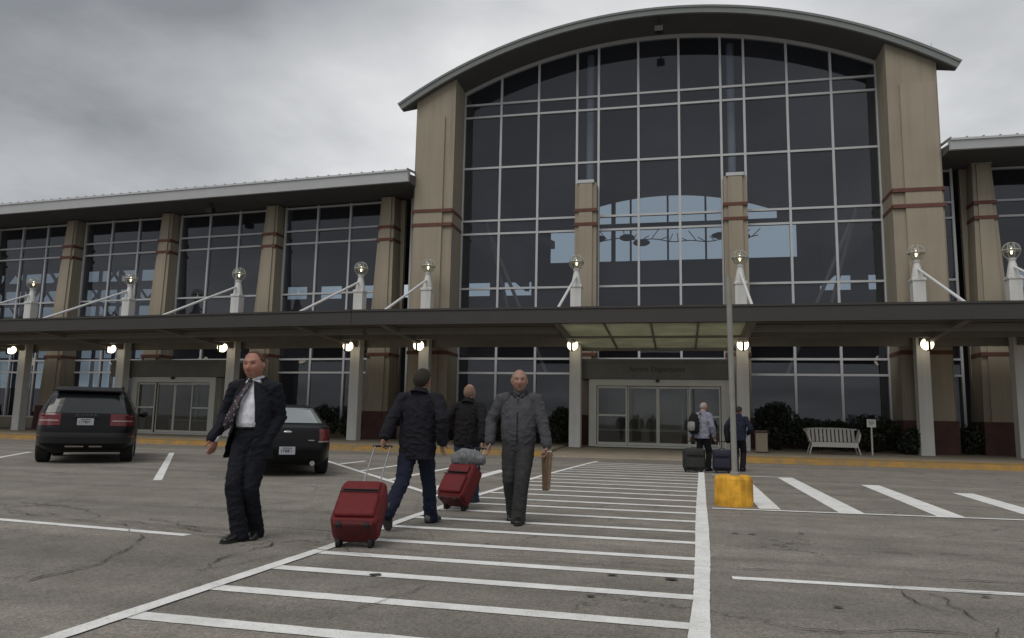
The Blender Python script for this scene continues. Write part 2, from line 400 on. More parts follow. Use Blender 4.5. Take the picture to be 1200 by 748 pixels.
# cracks
cm = MB()
CR = [[(-10, 7.9), (-7.94, 7.64), (-7.06, 7.48), (-6.33, 7.3), (-5.65, 7.13), (-4.73, 6.84), (-4.12, 6.78), (-3.55, 6.72), (-3.13, 6.66)],
      [(-5.6, 6.9), (-5.11, 6.58), (-4.83, 6.01), (-4.62, 5.56), (-4.5, 5.14), (-4.52, 4.84), (-4.53, 4.59)], [(-3.77, 6.65), (-3.77, 5.85), (-3.74, 5.66), (-3.59, 5.27)],
      [(.41, 6.68), (.88, 6.69), (1.31, 6.59), (1.63, 6.41), (1.92, 6.38), (3.5, 6.45)], [(1.54, 6.38), (1.56, 6.04), (1.59, 5.85), (1.7, 5.6)],
      [(1.75, 6.25), (1.81, 6.02), (1.79, 5.74), (1.83, 5.46), (1.84, 5.26), (1.78, 5.1), (1.8, 4.6)], [(-3.1, 6.43), (-2.98, 6.43), (-2.35, 6.47), (-1.73, 6.51), (-1.08, 6.61), (-.28, 6.52), (.05, 6.5)],
      [(-1.77, 5.37), (-1.92, 4.99), (-1.93, 4.79), (-2.1, 4.3)], [(-5.9, 7.7), (-5.2, 7.35), (-4.5, 7.2), (-3.9, 7.1)], [(-6.5, 7.6), (-7.3, 8.2), (-8.6, 8.5)], [(2.6, 8.2), (3.4, 7.4), (4.2, 7.5)],
      [(-10, 8.05), (-7.5, 7.72), (-5.9, 7.42), (-4.6, 7.02), (-3.5, 6.86), (-2.2, 6.68), (-.6, 6.72), (.9, 6.82), (3, 6.9)], [(-4.4, 6.8), (-3.9, 6.62), (-3.3, 6.5), (-2.6, 6.3)], [(-6.2, 8.8), (-5.4, 8.75), (-4.9, 8.95)],
      [(-4.6, 5.1), (-5.3, 5.0), (-6.0, 5.2), (-6.8, 5.1)], [(1.0, 8.4), (1.8, 8.1), (2.7, 8.25), (3.8, 8.0)], [(.5, 5.0), (.9, 4.9), (1.2, 5.1), (1.78, 5.1)], [(-1.2, 8.3), (-.6, 8.25), (0, 8.35)]]
for k, L in enumerate(CR):
    pts = []
    for a, b in zip(L, L[1:]):
        a = Vector(a); b = Vector(b); n = max(3, int((b - a).length / .05)); nn = Vector((-(b - a).y, (b - a).x)).normalized()
        for i in range(n):
            p = a + (b - a) * i / n
            pts.append(p + nn * (noise.noise(Vector((p.x * 5, p.y * 5, k))) * .07 + noise.noise(Vector((p.x * 18, p.y * 18, k + 5))) * .02))
    strip(cm, pts, [max(.003, .020 * (noise.noise(Vector((p.x * 3, p.y * 3, 9 + k))) + .40)) for p in pts], .0125)
struct('pavement_cracks', cm, CRACK)
om = MB()
for (x, y) in [(1.01, 5.59), (2.13, 6.25), (.57, 8.93), (.75, 8.93), (-.55, 6.18), (-.63, 5.4), (-.09, 6.16), (1.3, 9.2), (-2.3, 5.6)]:
    a0 = random.random() * 6; k = 12; q = random.uniform(.022, .04)
    om.add([(x, y, .0125)] + [(x + q * 1.4 * math.cos(2 * PI * i / k) * (1 + .4 * noise.noise(Vector((i, x, y)))), y + q * math.sin(2 * PI * i / k) * (1 + .5 * noise.noise(Vector((i * 1.7, y, x)))), .0125) for i in range(k)], [(0, 1 + i, 1 + (i + 1) % k) for i in range(k)])
struct('tar_spots', om, OIL)

# sidewalk with kerb, dropped to a ramp at the crosswalk
YK = 25.7
def swz(y): return .165 + (y - YK) * .019
def walk(name, x0, x1, M_, zk0=.165, zk1=.165):
    a = MB(); P = lambda x, y, z: (M_ @ Vector((x, y, z)))
    yb = 34.0
    a.hexa([P(x0, YK + .35, -.1), P(x1, YK + .35, -.1), P(x1, yb, -.1), P(x0, yb, -.1)], [P(x0, YK + .35, zk0 + .004), P(x1, YK + .35, zk1 + .004), P(x1, yb, .33), P(x0, yb, .33)])
    struct(name, a, CONC)
I4 = Matrix.Identity(4)
WM3 = WINGM.copy()
walk('sidewalk', 2.0, 40, I4); walk('sidewalk', -11.72, -4.6, I4); walk('sidewalk_ramp', -4.6, 2.0, I4, .05, .05); walk('sidewalk', -62, -11.35, WM3 @ Matrix.Translation((0, 0, -.004)))
def kerb(x0, x1, M_, mat, h=.165):
    a = MB(); P = lambda x, y, z: (M_ @ Vector((x, y, z)))
    a.hexa([P(x0, YK, -.1), P(x1, YK, -.1), P(x1, YK + .35, -.1), P(x0, YK + .35, -.1)], [P(x0, YK + .03, h), P(x1, YK + .03, h), P(x1, YK + .35, h + .004), P(x0, YK + .35, h + .004)])
    return struct('kerb', a, mat)
kerb(2.0, 40, I4, KERBY); kerb(-11.72, -4.6, I4, KERBY); kerb(-4.6, 2.0, I4, CONC, .05); kerb(-62, -11.35, WM3 @ Matrix.Translation((0, 0, -.004)), KERBY)
# yellow painted strip along the kerb top
for (x0, x1, M_, dz) in ((2.0, 40, I4, 0), (-11.72, -4.6, I4, 0), (-62, -11.35, WM3, -.004)):
    a = MB(); P = lambda x, y, z: (M_ @ Vector((x, y, z)))
    y0, y1 = YK + .36, YK + 1.0
    zf = lambda y: .169 + (y - YK - .35) * (.33 - .169) / (34 - YK - .35) + .004 + dz
    a.add([P(x0, y0, zf(y0)), P(x1, y0, zf(y0)), P(x1, y1, zf(y1)), P(x0, y1, zf(y1))], [(0, 1, 2, 3)])
    struct('kerb_paint', a, KERBY)

# ------------------------------------------------------------------ terminal building
B = thing('terminal_building', 'tan airport terminal with a tall arched glass hall and lower glazed wings', 'building', (AX, 30, 0))
Bi = Matrix.Translation((-AX, -30, 0))      # child matrix: keep world coordinates
BW = Bi @ WINGM
def bp(name, mb, mat, par=None, mw=None, **k):
    if par is None: return obj(name, mb, mat, B, Bi if mw is None else mw, **k)
    return obj(name, mb, mat, par, None, **k)
RV, CV = 21.0, -2.47
def soff(x): return math.sqrt(max(0, RV * RV - (x - AX) ** 2)) + CV
# towers
for s in (-1, 1):
    xs = lambda d: AX + s * d
    def pr(d0, d1, y0, y1, z0, top=None, mb=None):
        x0, x1 = xs(d0), xs(d1); t0 = soff(x0) + .05 if top is None else top; t1 = soff(x1) + .05 if top is None else top
        if s < 0: x0, x1, t0, t1 = x1, x0, t1, t0
        mb.hexa([(x0, y0, z0), (x1, y0, z0), (x1, y1, z0), (x0, y1, z0)], [(x0, y0, t0), (x1, y0, t1), (x1, y1, t1), (x0, y1, t0)])
    a = MB(); pr(8.97, 10.80, 30.95, 34, .2, None, a)
    t = bp('tower', a, STUCCO)
    a = MB(); pr(9.42, 10.72, 30.86, 31.2, 1.4, 14.75, a); bp('panel', a, STUCCO2, t)
    for z in (10.38, 9.74, 4.05):
        a = MB(); pr(8.955, 10.83, 30.835, 33.0, z - .075, z + .075, a); bp('band', a, BAND, t)
    a = MB(); pr(8.95, 10.84, 30.82, 33.2, .15, 1.5, a); bp('plinth', a, PLINTH, t)
# vaulted roof over the hall
a = MB(); f = MB(); K = 48; xa = 11.45
for i in range(K):
    t0 = -xa + 2 * xa * i / K; t1 = -xa + 2 * xa * (i + 1) / K
    def ring(t, rr): return (AX + t * rr / RV, math.sqrt(RV * RV - t * t) * rr / RV + CV)
    (x0, z0), (x1, z1) = ring(t0, RV), ring(t1, RV); (X0, Z0), (X1, Z1) = ring(t0, RV + .24), ring(t1, RV + .24)
    # the overhang outside the towers tapers away behind the fascia
    yb = lambda t: 30.95 + .75 * min(1, (xa - abs(t)) / (xa - 10.7))
    ya, yc = (57, 57) if abs(t0 + t1) / 2 < 10.95 else (yb(t0), yb(t1))
    a.hexa([(x0, 30.72, z0), (x1, 30.72, z1), (x1, yc, z1), (x0, ya, z0)], [(X0, 30.72, Z0), (X1, 30.72, Z1), (X1, yc, Z1), (X0, ya, Z0)])
    (x0, z0), (x1, z1) = ring(t0, RV - .02), ring(t1, RV - .02); (X0, Z0), (X1, Z1) = ring(t0, RV + .18), ring(t1, RV + .18); (Y0, W0), (Y1, W1) = ring(t0, RV + .27), ring(t1, RV + .27)
    f.hexa([(x0, 30.60, z0), (x1, 30.60, z1), (x1, 30.715, z1), (x0, 30.715, z0)], [(X0, 30.56, Z0), (X1, 30.56, Z1), (X1, 30.715, Z1), (X0, 30.715, Z0)])
    f.hexa([(X0, 30.52, Z0 + .004), (X1, 30.52, Z1 + .004), (X1, 30.9, Z1 + .062), (X0, 30.9, Z0 + .062)], [(Y0, 30.50, W0), (Y1, 30.50, W1), (Y1, 30.9, W1), (Y0, 30.9, W0)])
vr = bp('vaulted_roof', a, SOFF)
bp('fascia', f, FASC, vr)
# side walls of the vault above the wings (clerestory cheeks), closing the roof ends
a = MB()
for s in (-1, 1):
    xa_, xb_ = sorted((AX + s * 10.6, AX + s * 10.9)); a = MB(); a.hexa([(xa_, 34, 11.2), (xb_, 34, 11.2), (xb_, 56.5, 11.2), (xa_, 56.5, 11.2)], [(xa_, 34, soff(xa_) + .05), (xb_, 34, soff(xb_) + .05), (xb_, 56.5, soff(xb_) + .05), (xa_, 56.5, soff(xa_) + .05)]); bp('hall_side_wall', a, STUCCO)
# central curtain wall
U = [-9.81, -8.04, -6.27, -4.49, -3.51, -1.74, 0.03, 1.81, 2.79, 4.56, 6.33, 8.11]
ROWS = [15.87, 15.25, 12.77, 10.26, 9.64, 7.10, 4.56, 3.92, 3.28, .9]
MW = .048
a = MB()
for x in U:
    a.box(x - MW, x + MW, YG - .09, YG + .09, .3, soff(x) - .12)
for z in ROWS:
    for x0, x1 in zip(U, U[1:]):
        a.box(x0 + MW, x1 - MW, YG - .075, YG + .075, z - .045, z + .045)
for i in range(36):
    t0 = -8.97 + 17.94 * i / 36; t1 = -8.97 + 17.94 * (i + 1) / 36
    a.hexa([(AX + t0, YG - .085, soff(AX + t0) - .16), (AX + t1, YG - .085, soff(AX + t1) - .16), (AX + t1, YG + .085, soff(AX + t1) - .16), (AX + t0, YG + .085, soff(AX + t0) - .16)],
           [(AX + t0, YG - .085, soff(AX + t0) + .02), (AX + t1, YG - .085, soff(AX + t1) + .02), (AX + t1, YG + .085, soff(AX + t1) + .02), (AX + t0, YG + .085, soff(AX + t0) + .02)])
win = bp('window', a, ALU)
def panes(cells, rnd=.0):
    m = MB()
    for (x0, x1, z0, z1, top) in cells:
        # every pane sits very slightly out of plane, as glazing does
        a_, b_ = random.uniform(-1, 1) * rnd, random.uniform(-1, 1) * rnd
        if top is None: m.add([(x0, YG + a_, z0), (x1, YG - a_, z0), (x1, YG - a_ + b_, z1), (x0, YG + a_ + b_, z1)], [(0, 1, 2, 3)])
        else: m.add([(x0, YG, z0), (x1, YG, z0), (x1, YG, top[1]), ((x0 + x1) / 2, YG, (top[0] + top[1]) / 2 + .02), (x0, YG, top[0])], [(0, 1, 2, 3, 4)])
    return m
cells = []
zs = sorted(ROWS + [.3])
for x0, x1 in zip(U, U[1:]):
    for z0, z1 in zip(zs, zs[1:]): cells.append((x0, x1, z0, z1, None))
    cells.append((x0, x1, zs[-1], 0, (soff(x0) - .1, soff(x1) - .1)))
bp('pane', panes(cells, .010), GLASS, win)
a = MB(); a.box(-9.9, 8.2, YG - .12, YG + .14, .1, .9 - .05); bp('window_base_wall', a, PLINTH)
# two pillars standing in front of the glass
def pillar(xc, z1, w0, w1, yf0, yf1, yb, mw=None, bands=(10.03, 9.42, 4.05), cap=True, groove=True):
    a = MB(); z0 = .2
    def sec(z, k=1.0, dy=0.0):
        t = (z - z0) / (z1 - z0); hw = (w0 + (w1 - w0) * t) / 2 * k; yf = yf0 + (yf1 - yf0) * t - dy
        return [(xc - hw, yf, z), (xc + hw, yf, z), (xc + hw, yb, z), (xc - hw, yb, z)]
    a.hexa(sec(z0), sec(z1))
    p = bp('pillar', a, STUCCO, None, mw)
    if groove:
        a = MB(); q = sec(1.5, .62, .07); q2 = sec(z1 - .02, .62, .07)
        for Q in (q, q2): Q[2] = (Q[2][0], Q[1][1] + .2, Q[2][2]); Q[3] = (Q[3][0], Q[0][1] + .2, Q[3][2])
        a.hexa(q, q2); bp('panel', a, STUCCO2, p)
    for z in bands:
        a = MB()
        def sb(zz):
            q = sec(zz, 1.0, .09); return [(q[0][0] - .02, q[0][1], zz), (q[1][0] + .02, q[1][1], zz), (q[1][0] + .02, yb - .1, zz), (q[0][0] - .02, yb - .1, zz)]
        a.hexa(sb(z - .07), sb(z + .07)); bp('band', a, BAND, p)
    a = MB()
    def sp(zz):
        q = sec(zz, 1.0, .10); return [(q[0][0] - .03, q[0][1], zz), (q[1][0] + .03, q[1][1], zz), (q[1][0] + .03, yb - .05, zz), (q[0][0] - .03, yb - .05, zz)]
    a.hexa(sp(.12), sp(1.5)); bp('plinth', a, PLINTH, p)
    if cap and z1 > 11.6:
        a = MB(); a.box(xc - .36, xc + .36, yf1 - .09, yf1 + .3, z1 - .01, z1 + .13); bp('cap', a, ALU, p)
    return p
for xc in (-4.0, 2.30):
    pillar(xc, 11.62, .98, .94, 31.75, 31.85, YG - .1, bands=(10.38, 9.75, 4.05))
# wings
PCL = [-13.5 - 6.3 * k for k in range(6)]       # left wing, in wing coordinates
PCR = [11.68 + 6.3 * k for k in range(4)]
def wing(sgn, xin, xout, pcs, mw, muls):
    top = 11.66 if sgn > 0 else 11.5
    for xc in pcs: pillar(xc, top, 1.35, .68, 31.45, 31.95, YG + .3, mw=mw)
    # one window per bay
    edges = [xin] + pcs
    for i in range(len(edges) - 1):
        e0, e1 = edges[i], edges[i + 1]
        if i > 0: mm = [e0 + (.45 + 1.80 * k) for k in range(4)] if sgn > 0 else [e0 - (.41 + 1.80 * k) for k in range(4)]
        else: mm = [xin, xin + sgn * .75]
        lo, hi = min(mm), max(mm)
        a = MB()
        for x in mm: a.box(x - MW, x + MW, YG - .08, YG + .08, .3, top)
        sm = sorted(mm)
        for z in (top - .08, 10.26, 9.62, 7.10, 4.56, 3.92, 3.28, .9):
            for x0, x1 in zip(sm, sm[1:]): a.box(x0 + MW, x1 - MW, YG - .07, YG + .07, z - .042, z + .042)
        wn = bp('window', a, ALU, None, mw)
        zz = [.3, .9, 3.28, 3.92, 4.56, 7.10, 9.62, 10.26, top]
        bp('pane', panes([(x0, x1, z0, z1, None) for x0, x1 in zip(sm, sm[1:]) for z0, z1 in zip(zz, zz[1:])], .010), GLASS, wn)
    # spandrel strips behind the pillars so no gap is left in the wall
    a = MB()
    for xc in pcs: a.box(xc - .6, xc + .6, YG + .10, YG + .3, .1, top)
    a.box(min(xin, xout), max(xin, xout), YG - .11, YG + .13, .1, .85)
    a.box(min(pcs[-1] + sgn * .4, xout), max(pcs[-1] + sgn * .4, xout), YG + .14, YG + .32, .1, top)
    bp('wing_wall', a, STUCCO, None, mw)
    # roof
    x0, x1 = min(xin, xout), max(xin, xout)
    if sgn < 0: x1 = -11.62
    zs_ = 11.66 if sgn > 0 else 11.54
    a = MB(); a.hexa([(x0, 30.2, zs_), (x1, 30.2, zs_), (x1, YG + .4, zs_), (x0, YG + .4, zs_)], [(x0, 30.2, 11.9), (x1, 30.2, 11.9), (x1, YG + .4, 12.3), (x0, YG + .4, 12.3)])
    a.hexa([(x0, YG + .4, 11.72), (x1, YG + .4, 11.72), (x1, 57, 14.6), (x0, 57, 14.6)], [(x0, YG + .4, 12.3), (x1, YG + .4, 12.3), (x1, 57, 15.2), (x0, 57, 15.2)])
    rf = bp('wing_roof', a, SOFF, None, mw)
    zb = 11.64 if sgn > 0 else 11.53
    f = MB(); f.hexa([(x0, 30.06, zb), (x1, 30.06, zb), (x1, 30.2, zb), (x0, 30.2, zb)], [(x0, 29.98, 12.02), (x1, 29.98, 12.02), (x1, 30.3, 12.06), (x0, 30.3, 12.06)])
    f.box(x0, x1, 29.94, 30.02, 11.97, 12.05)
    bp('fascia', f, FASCW, rf)
    f = MB(); x = x0
    while x < x1:
        f.hexa([(x, 29.99, 12.03), (x + .05, 29.99, 12.03), (x + .05, 33, 12.35), (x, 33, 12.35)], [(x, 29.99, 12.11), (x + .05, 29.99, 12.11), (x + .05, 33, 12.47), (x, 33, 12.47)]); x += .56
    bp('roof_seam', f, FASC, rf)
wing(-1, -11.72, -80, PCL, BW, None)
wing(1, 9.98, 38, PCR, None, None)
# floodlights under the eaves
for (p, par_m) in (((-.78, 31.0, 18.03), None), ((-22.66, 31.0, 11.17), BW)):
    a = MB(); x, y, z = p; a.box(x - .18, x + .18, y - .17, y + .12, z - .14, z + .12); a.bar((x, y, z + .1), (x, y, z + .5), .04)
    bp('floodlight', a, BLACKM, None, par_m, bevel=.02)
a = MB(); a.bar((10.15, 32, 14.9), (10.15, 32, 16.9), .012); bp('antenna', a, ALU)
# interior: floor, rear wall with openings, mezzanine, trusses
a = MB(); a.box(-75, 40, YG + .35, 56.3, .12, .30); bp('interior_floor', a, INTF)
a = MB()
a.box(-42, 40, 56, 56.4, .3, 10.8); a.box(-42, 40, 56, 56.4, 11.9, 13.25); a.box(-75, -42, 56, 56.4, .3, 3.2); a.box(-42, -34, 56, 56.4, 10.8, 11.9)
wx = [-34, -32.2, -30.1, -29.0, -27.0, -25.9, -23.8, -22.7, -20.6, -19.5, -17.4, -16.5, -14.5, -13.4, -11.2, 9.7, 11.8, 12.9, 14.9, 16, 18, 19.1, 21.2, 22.3, 24.3, 40]
wx = [-34] + wx[1:]
for i in range(0, len(wx) - 1, 2): a.box(wx[i], wx[i + 1], 56, 56.4, 10.8, 11.9)
a.box(-42, -9.8, 56, 56.4, 13.25, 15.4); a.box(-75, -42, 56, 56.4, 14.2, 15.4); a.box(8.3, 40, 56, 56.4, 13.25, 15.4); a.box(8.3, 12.5, 56, 56.4, 15.4, 18.6); a.box(-14.5, -9.8, 56, 56.4, 15.4, 18.6)
a.box(-75, -74.6, 33, 56, .3, 14); a.box(38, 38.4, 32, 56, .3, 14)
for x in (-10.3, 8.5): a.box(x - .2, x + .2, 55.6, 56.3, 13, soff(x) if abs(x) < 20 else 14)
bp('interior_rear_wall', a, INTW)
# rear arched window
f = MB()
for x in (-9.8, -6.1, -4.9, -3.6, -.85, 1.9, 3.2, 4.4, 8.3):
    q = .16 if x in (-4.9, 3.2) else .07
    f.box(x - q, x + q, 55.9, 56.1, 13.25, max(16.0, soff(x)) if -9 < x < 7.5 else 16.0)
f.box(-9.8, 8.3, 55.85, 56.15, 15.75, 16.15); f.box(-9.8, 8.3, 55.85, 56.15, 13.05, 13.25)
rw = bp('rear_window', f, TRUSS)
m = MB(); pts = [(-9.8, 56, 13.25), (8.3, 56, 13.25)] + [(x, 56, soff(x)) for x in [8.3 - 18.1 * i / 24 for i in range(25)]]
m.add(pts, [tuple(range(len(pts)))]); bp('pane', m, GLASSR, rw)
m = MB()
# masonry shoulders stepping the arched opening
m.box(-9.79, -6.6, 55.7, 55.88, 16.16, 18.0); m.box(6.9, 8.29, 55.7, 55.88, 16.16, 17.6)
bp('rear_wall_shoulder', m, INTW)
m = MB(); m.add([(-74.6, 56.2, 3.2), (-42, 56.2, 3.2), (-42, 56.2, 14.2), (-74.6, 56.2, 14.2)], [(0, 1, 2, 3)]); m.add([(-34, 56.2, 10.8), (40, 56.2, 10.8), (40, 56.2, 11.9), (-34, 56.2, 11.9)], [(0, 1, 2, 3)])
f = MB()
for i in range(17): x = -74.6 + i * 2.03; f.box(x - .08, x + .08, 55.9, 56.18, 3.2, 14.2)
for z in (5.8, 8.2, 10.6, 12.6): f.box(-74.6, -42, 55.93, 56.15, z - .07, z + .07)
rw2 = bp('rear_window', f, TRUSS); bp('pane', m, GLASSR, rw2)
f = MB()
for k, y in enumerate((38, 44, 50)):
    for i in range(9):
        x = -72 + 4.4 * i + k
        f.bar((x, y, 8.6), (x + 2.2, y, 11.2), .10, 6); f.bar((x + 2.2, y, 11.2), (x + 4.4, y, 8.6), .10, 6)
    f.bar((-72, y, 8.6), (-30, y, 8.6), .13, 6); f.bar((-72, y, 11.2), (-30, y, 11.2), .13, 6); f.bar((-72, y, 12.4 if y > 40 else 11.3), (-30, y, 12.4 if y > 40 else 11.3), .10, 6)
bp('roof_truss', f, TRUSS)
# suspended wire sculpture inside the hall, a thin silhouette
f = MB(); prev = None
for i in range(60):
    t = i / 59; x = -6.8 + 12 * t; z = 13.85 + .16 * math.sin(t * 7) + .06 * math.sin(t * 31 + 1); p = Vector((x, 52, z))
    if prev is not None: f.bar(prev, p, .035, 5)
    if i % 3 == 0: f.bar(p, p + Vector((.55 * math.sin(i * 1.9), 0, .45 + .3 * math.cos(i * 1.3))), .03, 5)
    prev = p
for x, q in ((-5.6, .5), (-3.6, .55), (-2.6, .6), (2.9, .8), (4.2, .5)): f.ball((x, 52, 13.9 + .2 * math.sin(x * 3)), (q, .25, .26), 10, 6)
sc_ = tag(obj('hanging_sculpture', f, TRUSS), 'dark wire sculpture hanging inside the hall before the rear arched window', 'sculpture')
# big dark mezzanine edge under the arched rear window
a = MB(); a.box(-10.3, 8.6, 49, 55.6, 8.2, 8.7); bp('mezzanine', a, INTW)
# pale interior columns behind the two pillars and wind braces behind the right-hand panes
for x in (-4.0, 2.30):
    a = MB(); a.bar((x, 33.4, .3), (x, 33.4, soff(x) + .1), .17, 16); bp('interior_column', a, RODW)
for s in (-1, 1):
    a = MB(); a.bar((AX + s * 8.4, 35.5, 10.4), (AX + s * 5.6, 36.5, 3.5), .09, 8); a2 = MB(); a2.bar((AX + s * 8.9, 36.5, 11.4), (AX + s * 7.2, 36.9, 5.0), .09, 8)
    bp('wind_brace', a, COLB); bp('wind_brace', a2, COLB)

# vestibules
def vestibule(x0, x1, j0, j1, mw, words=None):
    yf = 30.4
    a = MB(); a.box(x0, x1, yf, YG - .1, 2.95, 3.70); a.box(x0 - .04, x1 + .04, yf - .04, yf + .2, 3.62, 3.74); a.box(x0 - .02, x1 + .02, yf - .03, yf + .1, 3.24 - .3, 3.24 - .27)
    v = bp('vestibule', a, HEADER, None, mw)
    a = MB(); a.box(j0, j0 + .30, yf + .05, yf + .35, .25, 2.93); a.box(j1 - .30, j1, yf + .05, yf + .35, .25, 2.93); a.box(j0 + .3, j1 - .3, yf + .05, yf + .35, 2.68, 2.93)
    a.box(j0 + .3, j1 - .3, yf + .05, yf + .35, .24, .31)
    for q in (j0, j1): a.box(q - .03 if q == j0 else q - .07, q + .07 if q == j0 else q + .03, yf + .36, YG - .12, .25, 2.93)
    bp('door_frame', a, ALUD, v)
    n0, n1 = j0 + .32, j1 - .32; wdt = (n1 - n0) / 4
    for k in range(4):
        a = MB(); p0, p1 = n0 + wdt * k + .005, n0 + wdt * (k + 1) - .005; yy = yf + .12 if k in (0, 3) else yf + .22
        r0 = .055
        a.box(p0, p0 + r0, yy, yy + .05, .32, 2.66); a.box(p1 - r0, p1, yy, yy + .05, .32, 2.66); a.box(p0 + r0, p1 - r0, yy, yy + .05, 2.58, 2.66); a.box(p0 + r0, p1 - r0, yy, yy + .05, .32, .43)
        if k in (0, 3): a.box(p0 + r0, p1 - r0, yy, yy + .05, 1.46, 1.53)
        d = bp('sliding_door', a, ALUD, v)
        # glass leaf lies in the same door mesh as a second material
        me = d.data; bm = bmesh.new(); bm.from_mesh(me); me.materials.append(GLASSD)
        vs = [bm.verts.new(c) for c in ((p0 + r0, yy + .025, .43), (p1 - r0, yy + .025, .43), (p1 - r0, yy + .025, 2.58), (p0 + r0, yy + .025, 2.58))]
        fc = bm.faces.new(vs); fc.material_index = 1; bm.to_mesh(me); bm.free()
    a = MB(); xm = (j0 + j1) / 2; a.box(xm - .07, xm + .07, yf - .06, yf + .04, 2.82, 2.93); bp('door_sensor', a, BLACKM, v)
    # dim lining of the vestibule
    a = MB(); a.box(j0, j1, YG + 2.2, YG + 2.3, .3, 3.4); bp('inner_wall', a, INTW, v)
    if words: text(words, .29, ((x0 + x1) / 2 + .12, yf - .006, 3.33), INK, v, ext=.004)
    return v
vestibule(-4.05, 1.93, -3.64, 1.82, None, 'Airline Departures')
vestibule(-27.3, -20.7, -26.0, -21.2, BW)

# ------------------------------------------------------------------ canopy
CN = thing('entrance_canopy', 'long flat dark canopy on grey columns in front of the terminal doors', 'canopy', (AX, 27, 0))
Ci = Matrix.Translation((-AX, -27, 0)); CW = Ci @ WINGM
def cp(name, mb, mat, par=None, mw=None, **k):
    return obj(name, mb, mat, CN, Ci if mw is None else mw, **k) if par is None else obj(name, mb, mat, par, None, **k)
Yc0, Yc1 = 25.0, 30.75
a = MB(); sx0, sx1 = -4.2, 2.25
a.box(-11.7, sx0, Yc0 + .2, Yc1, 4.62, 4.78); a.box(sx1, 38, Yc0 + .2, Yc1, 4.62, 4.78); 
cp('deck', a, CAND); a = MB(); a.box(-62, -11.25, Yc0 + .2, Yc1, 4.617, 4.777); cp('deck', a, CAND, None, CW)
a = MB(); a.box(-11.7, 38, Yc0, Yc0 + .2, 4.51, 5.05); a.box(-11.7, 38, Yc0 - .035, Yc0 - .002, 5.0, 5.07); a.box(-11.7, 38, Yc0 - .03, Yc0 - .002, 4.51, 4.555); cp('fascia', a, CANF)
a = MB(); a.box(-62, -11.25, Yc0 - .003, Yc0 + .197, 4.507, 5.047); a.box(-62, -11.25, Yc0 - .04, Yc0 - .005, 4.997, 5.067); a.box(-62, -11.25, Yc0 - .033, Yc0 - .005, 4.507, 4.552); cp('fascia', a, CANF, None, CW)
# skylight over the doors
a = MB(); n = 4
for i in range(n):
    x0 = sx0 + .12 + (sx1 - sx0 - .24) * i / n; x1 = sx0 + .12 + (sx1 - sx0 - .24) * (i + 1) / n
    for (ya, yb) in ((Yc0 + .22, 27.86), (27.98, 30.62)):
        za, zb = 4.545 - (ya - 25.2) * .058, 4.545 - (yb - 25.2) * .058
        a.hexa([(x0 + .03, ya, za), (x1 - .03, ya, za), (x1 - .03, yb, zb), (x0 + .03, yb, zb)], [(x0 + .03, ya, za + .02), (x1 - .03, ya, za + .02), (x1 - .03, yb, zb + .02), (x0 + .03, yb, zb + .02)])
sk = cp('skylight', a, SKYL)
a = MB()
for i in range(n + 1):
    x = sx0 + .12 + (sx1 - sx0 - .24) * i / n; a.hexa([(x - .03, 25.21, 4.49), (x + .03, 25.21, 4.49), (x + .03, 30.62, 4.17), (x - .03, 30.62, 4.17)], [(x - .03, 25.21, 4.60), (x + .03, 25.21, 4.60), (x + .03, 30.62, 4.28), (x - .03, 30.62, 4.28)])
a.box(sx0, sx1, 27.86, 27.98, 4.31, 4.44); cp('skylight_bar', a, CANB, sk)
a = MB()
for y in (26.6, 28.4): a.box(-11.7, sx0 - .1, y, y + .14, 4.36, 4.60); a.box(sx1 + .1, 38, y, y + .14, 4.36, 4.60)
a.box(-11.7, sx0 - .1, 30.42, 30.6, 4.25, 4.61); a.box(sx1 + .1, 38, 30.42, 30.6, 4.25, 4.61); a.box(sx0 - .1, sx1 + .1, 30.64, 30.76, 4.10, 4.40)
cp('purlin', a, CANB)
a = MB()
for y in (26.6, 28.4): a.box(-62, -11.6, y, y + .14, 4.36, 4.60)
a.box(-62, -11.6, 30.42, 30.6, 4.25, 4.607); cp('purlin', a, CANB, None, CW)
YC = 30.1
cols = [(x, None) for x in (-10.55, -4.14, 2.30, 8.62, 11.78 + .02, 18, 24.2)] + [(x, CW) for x in (-13.72, -20.05, -26.3, -32.5, -38.7)]
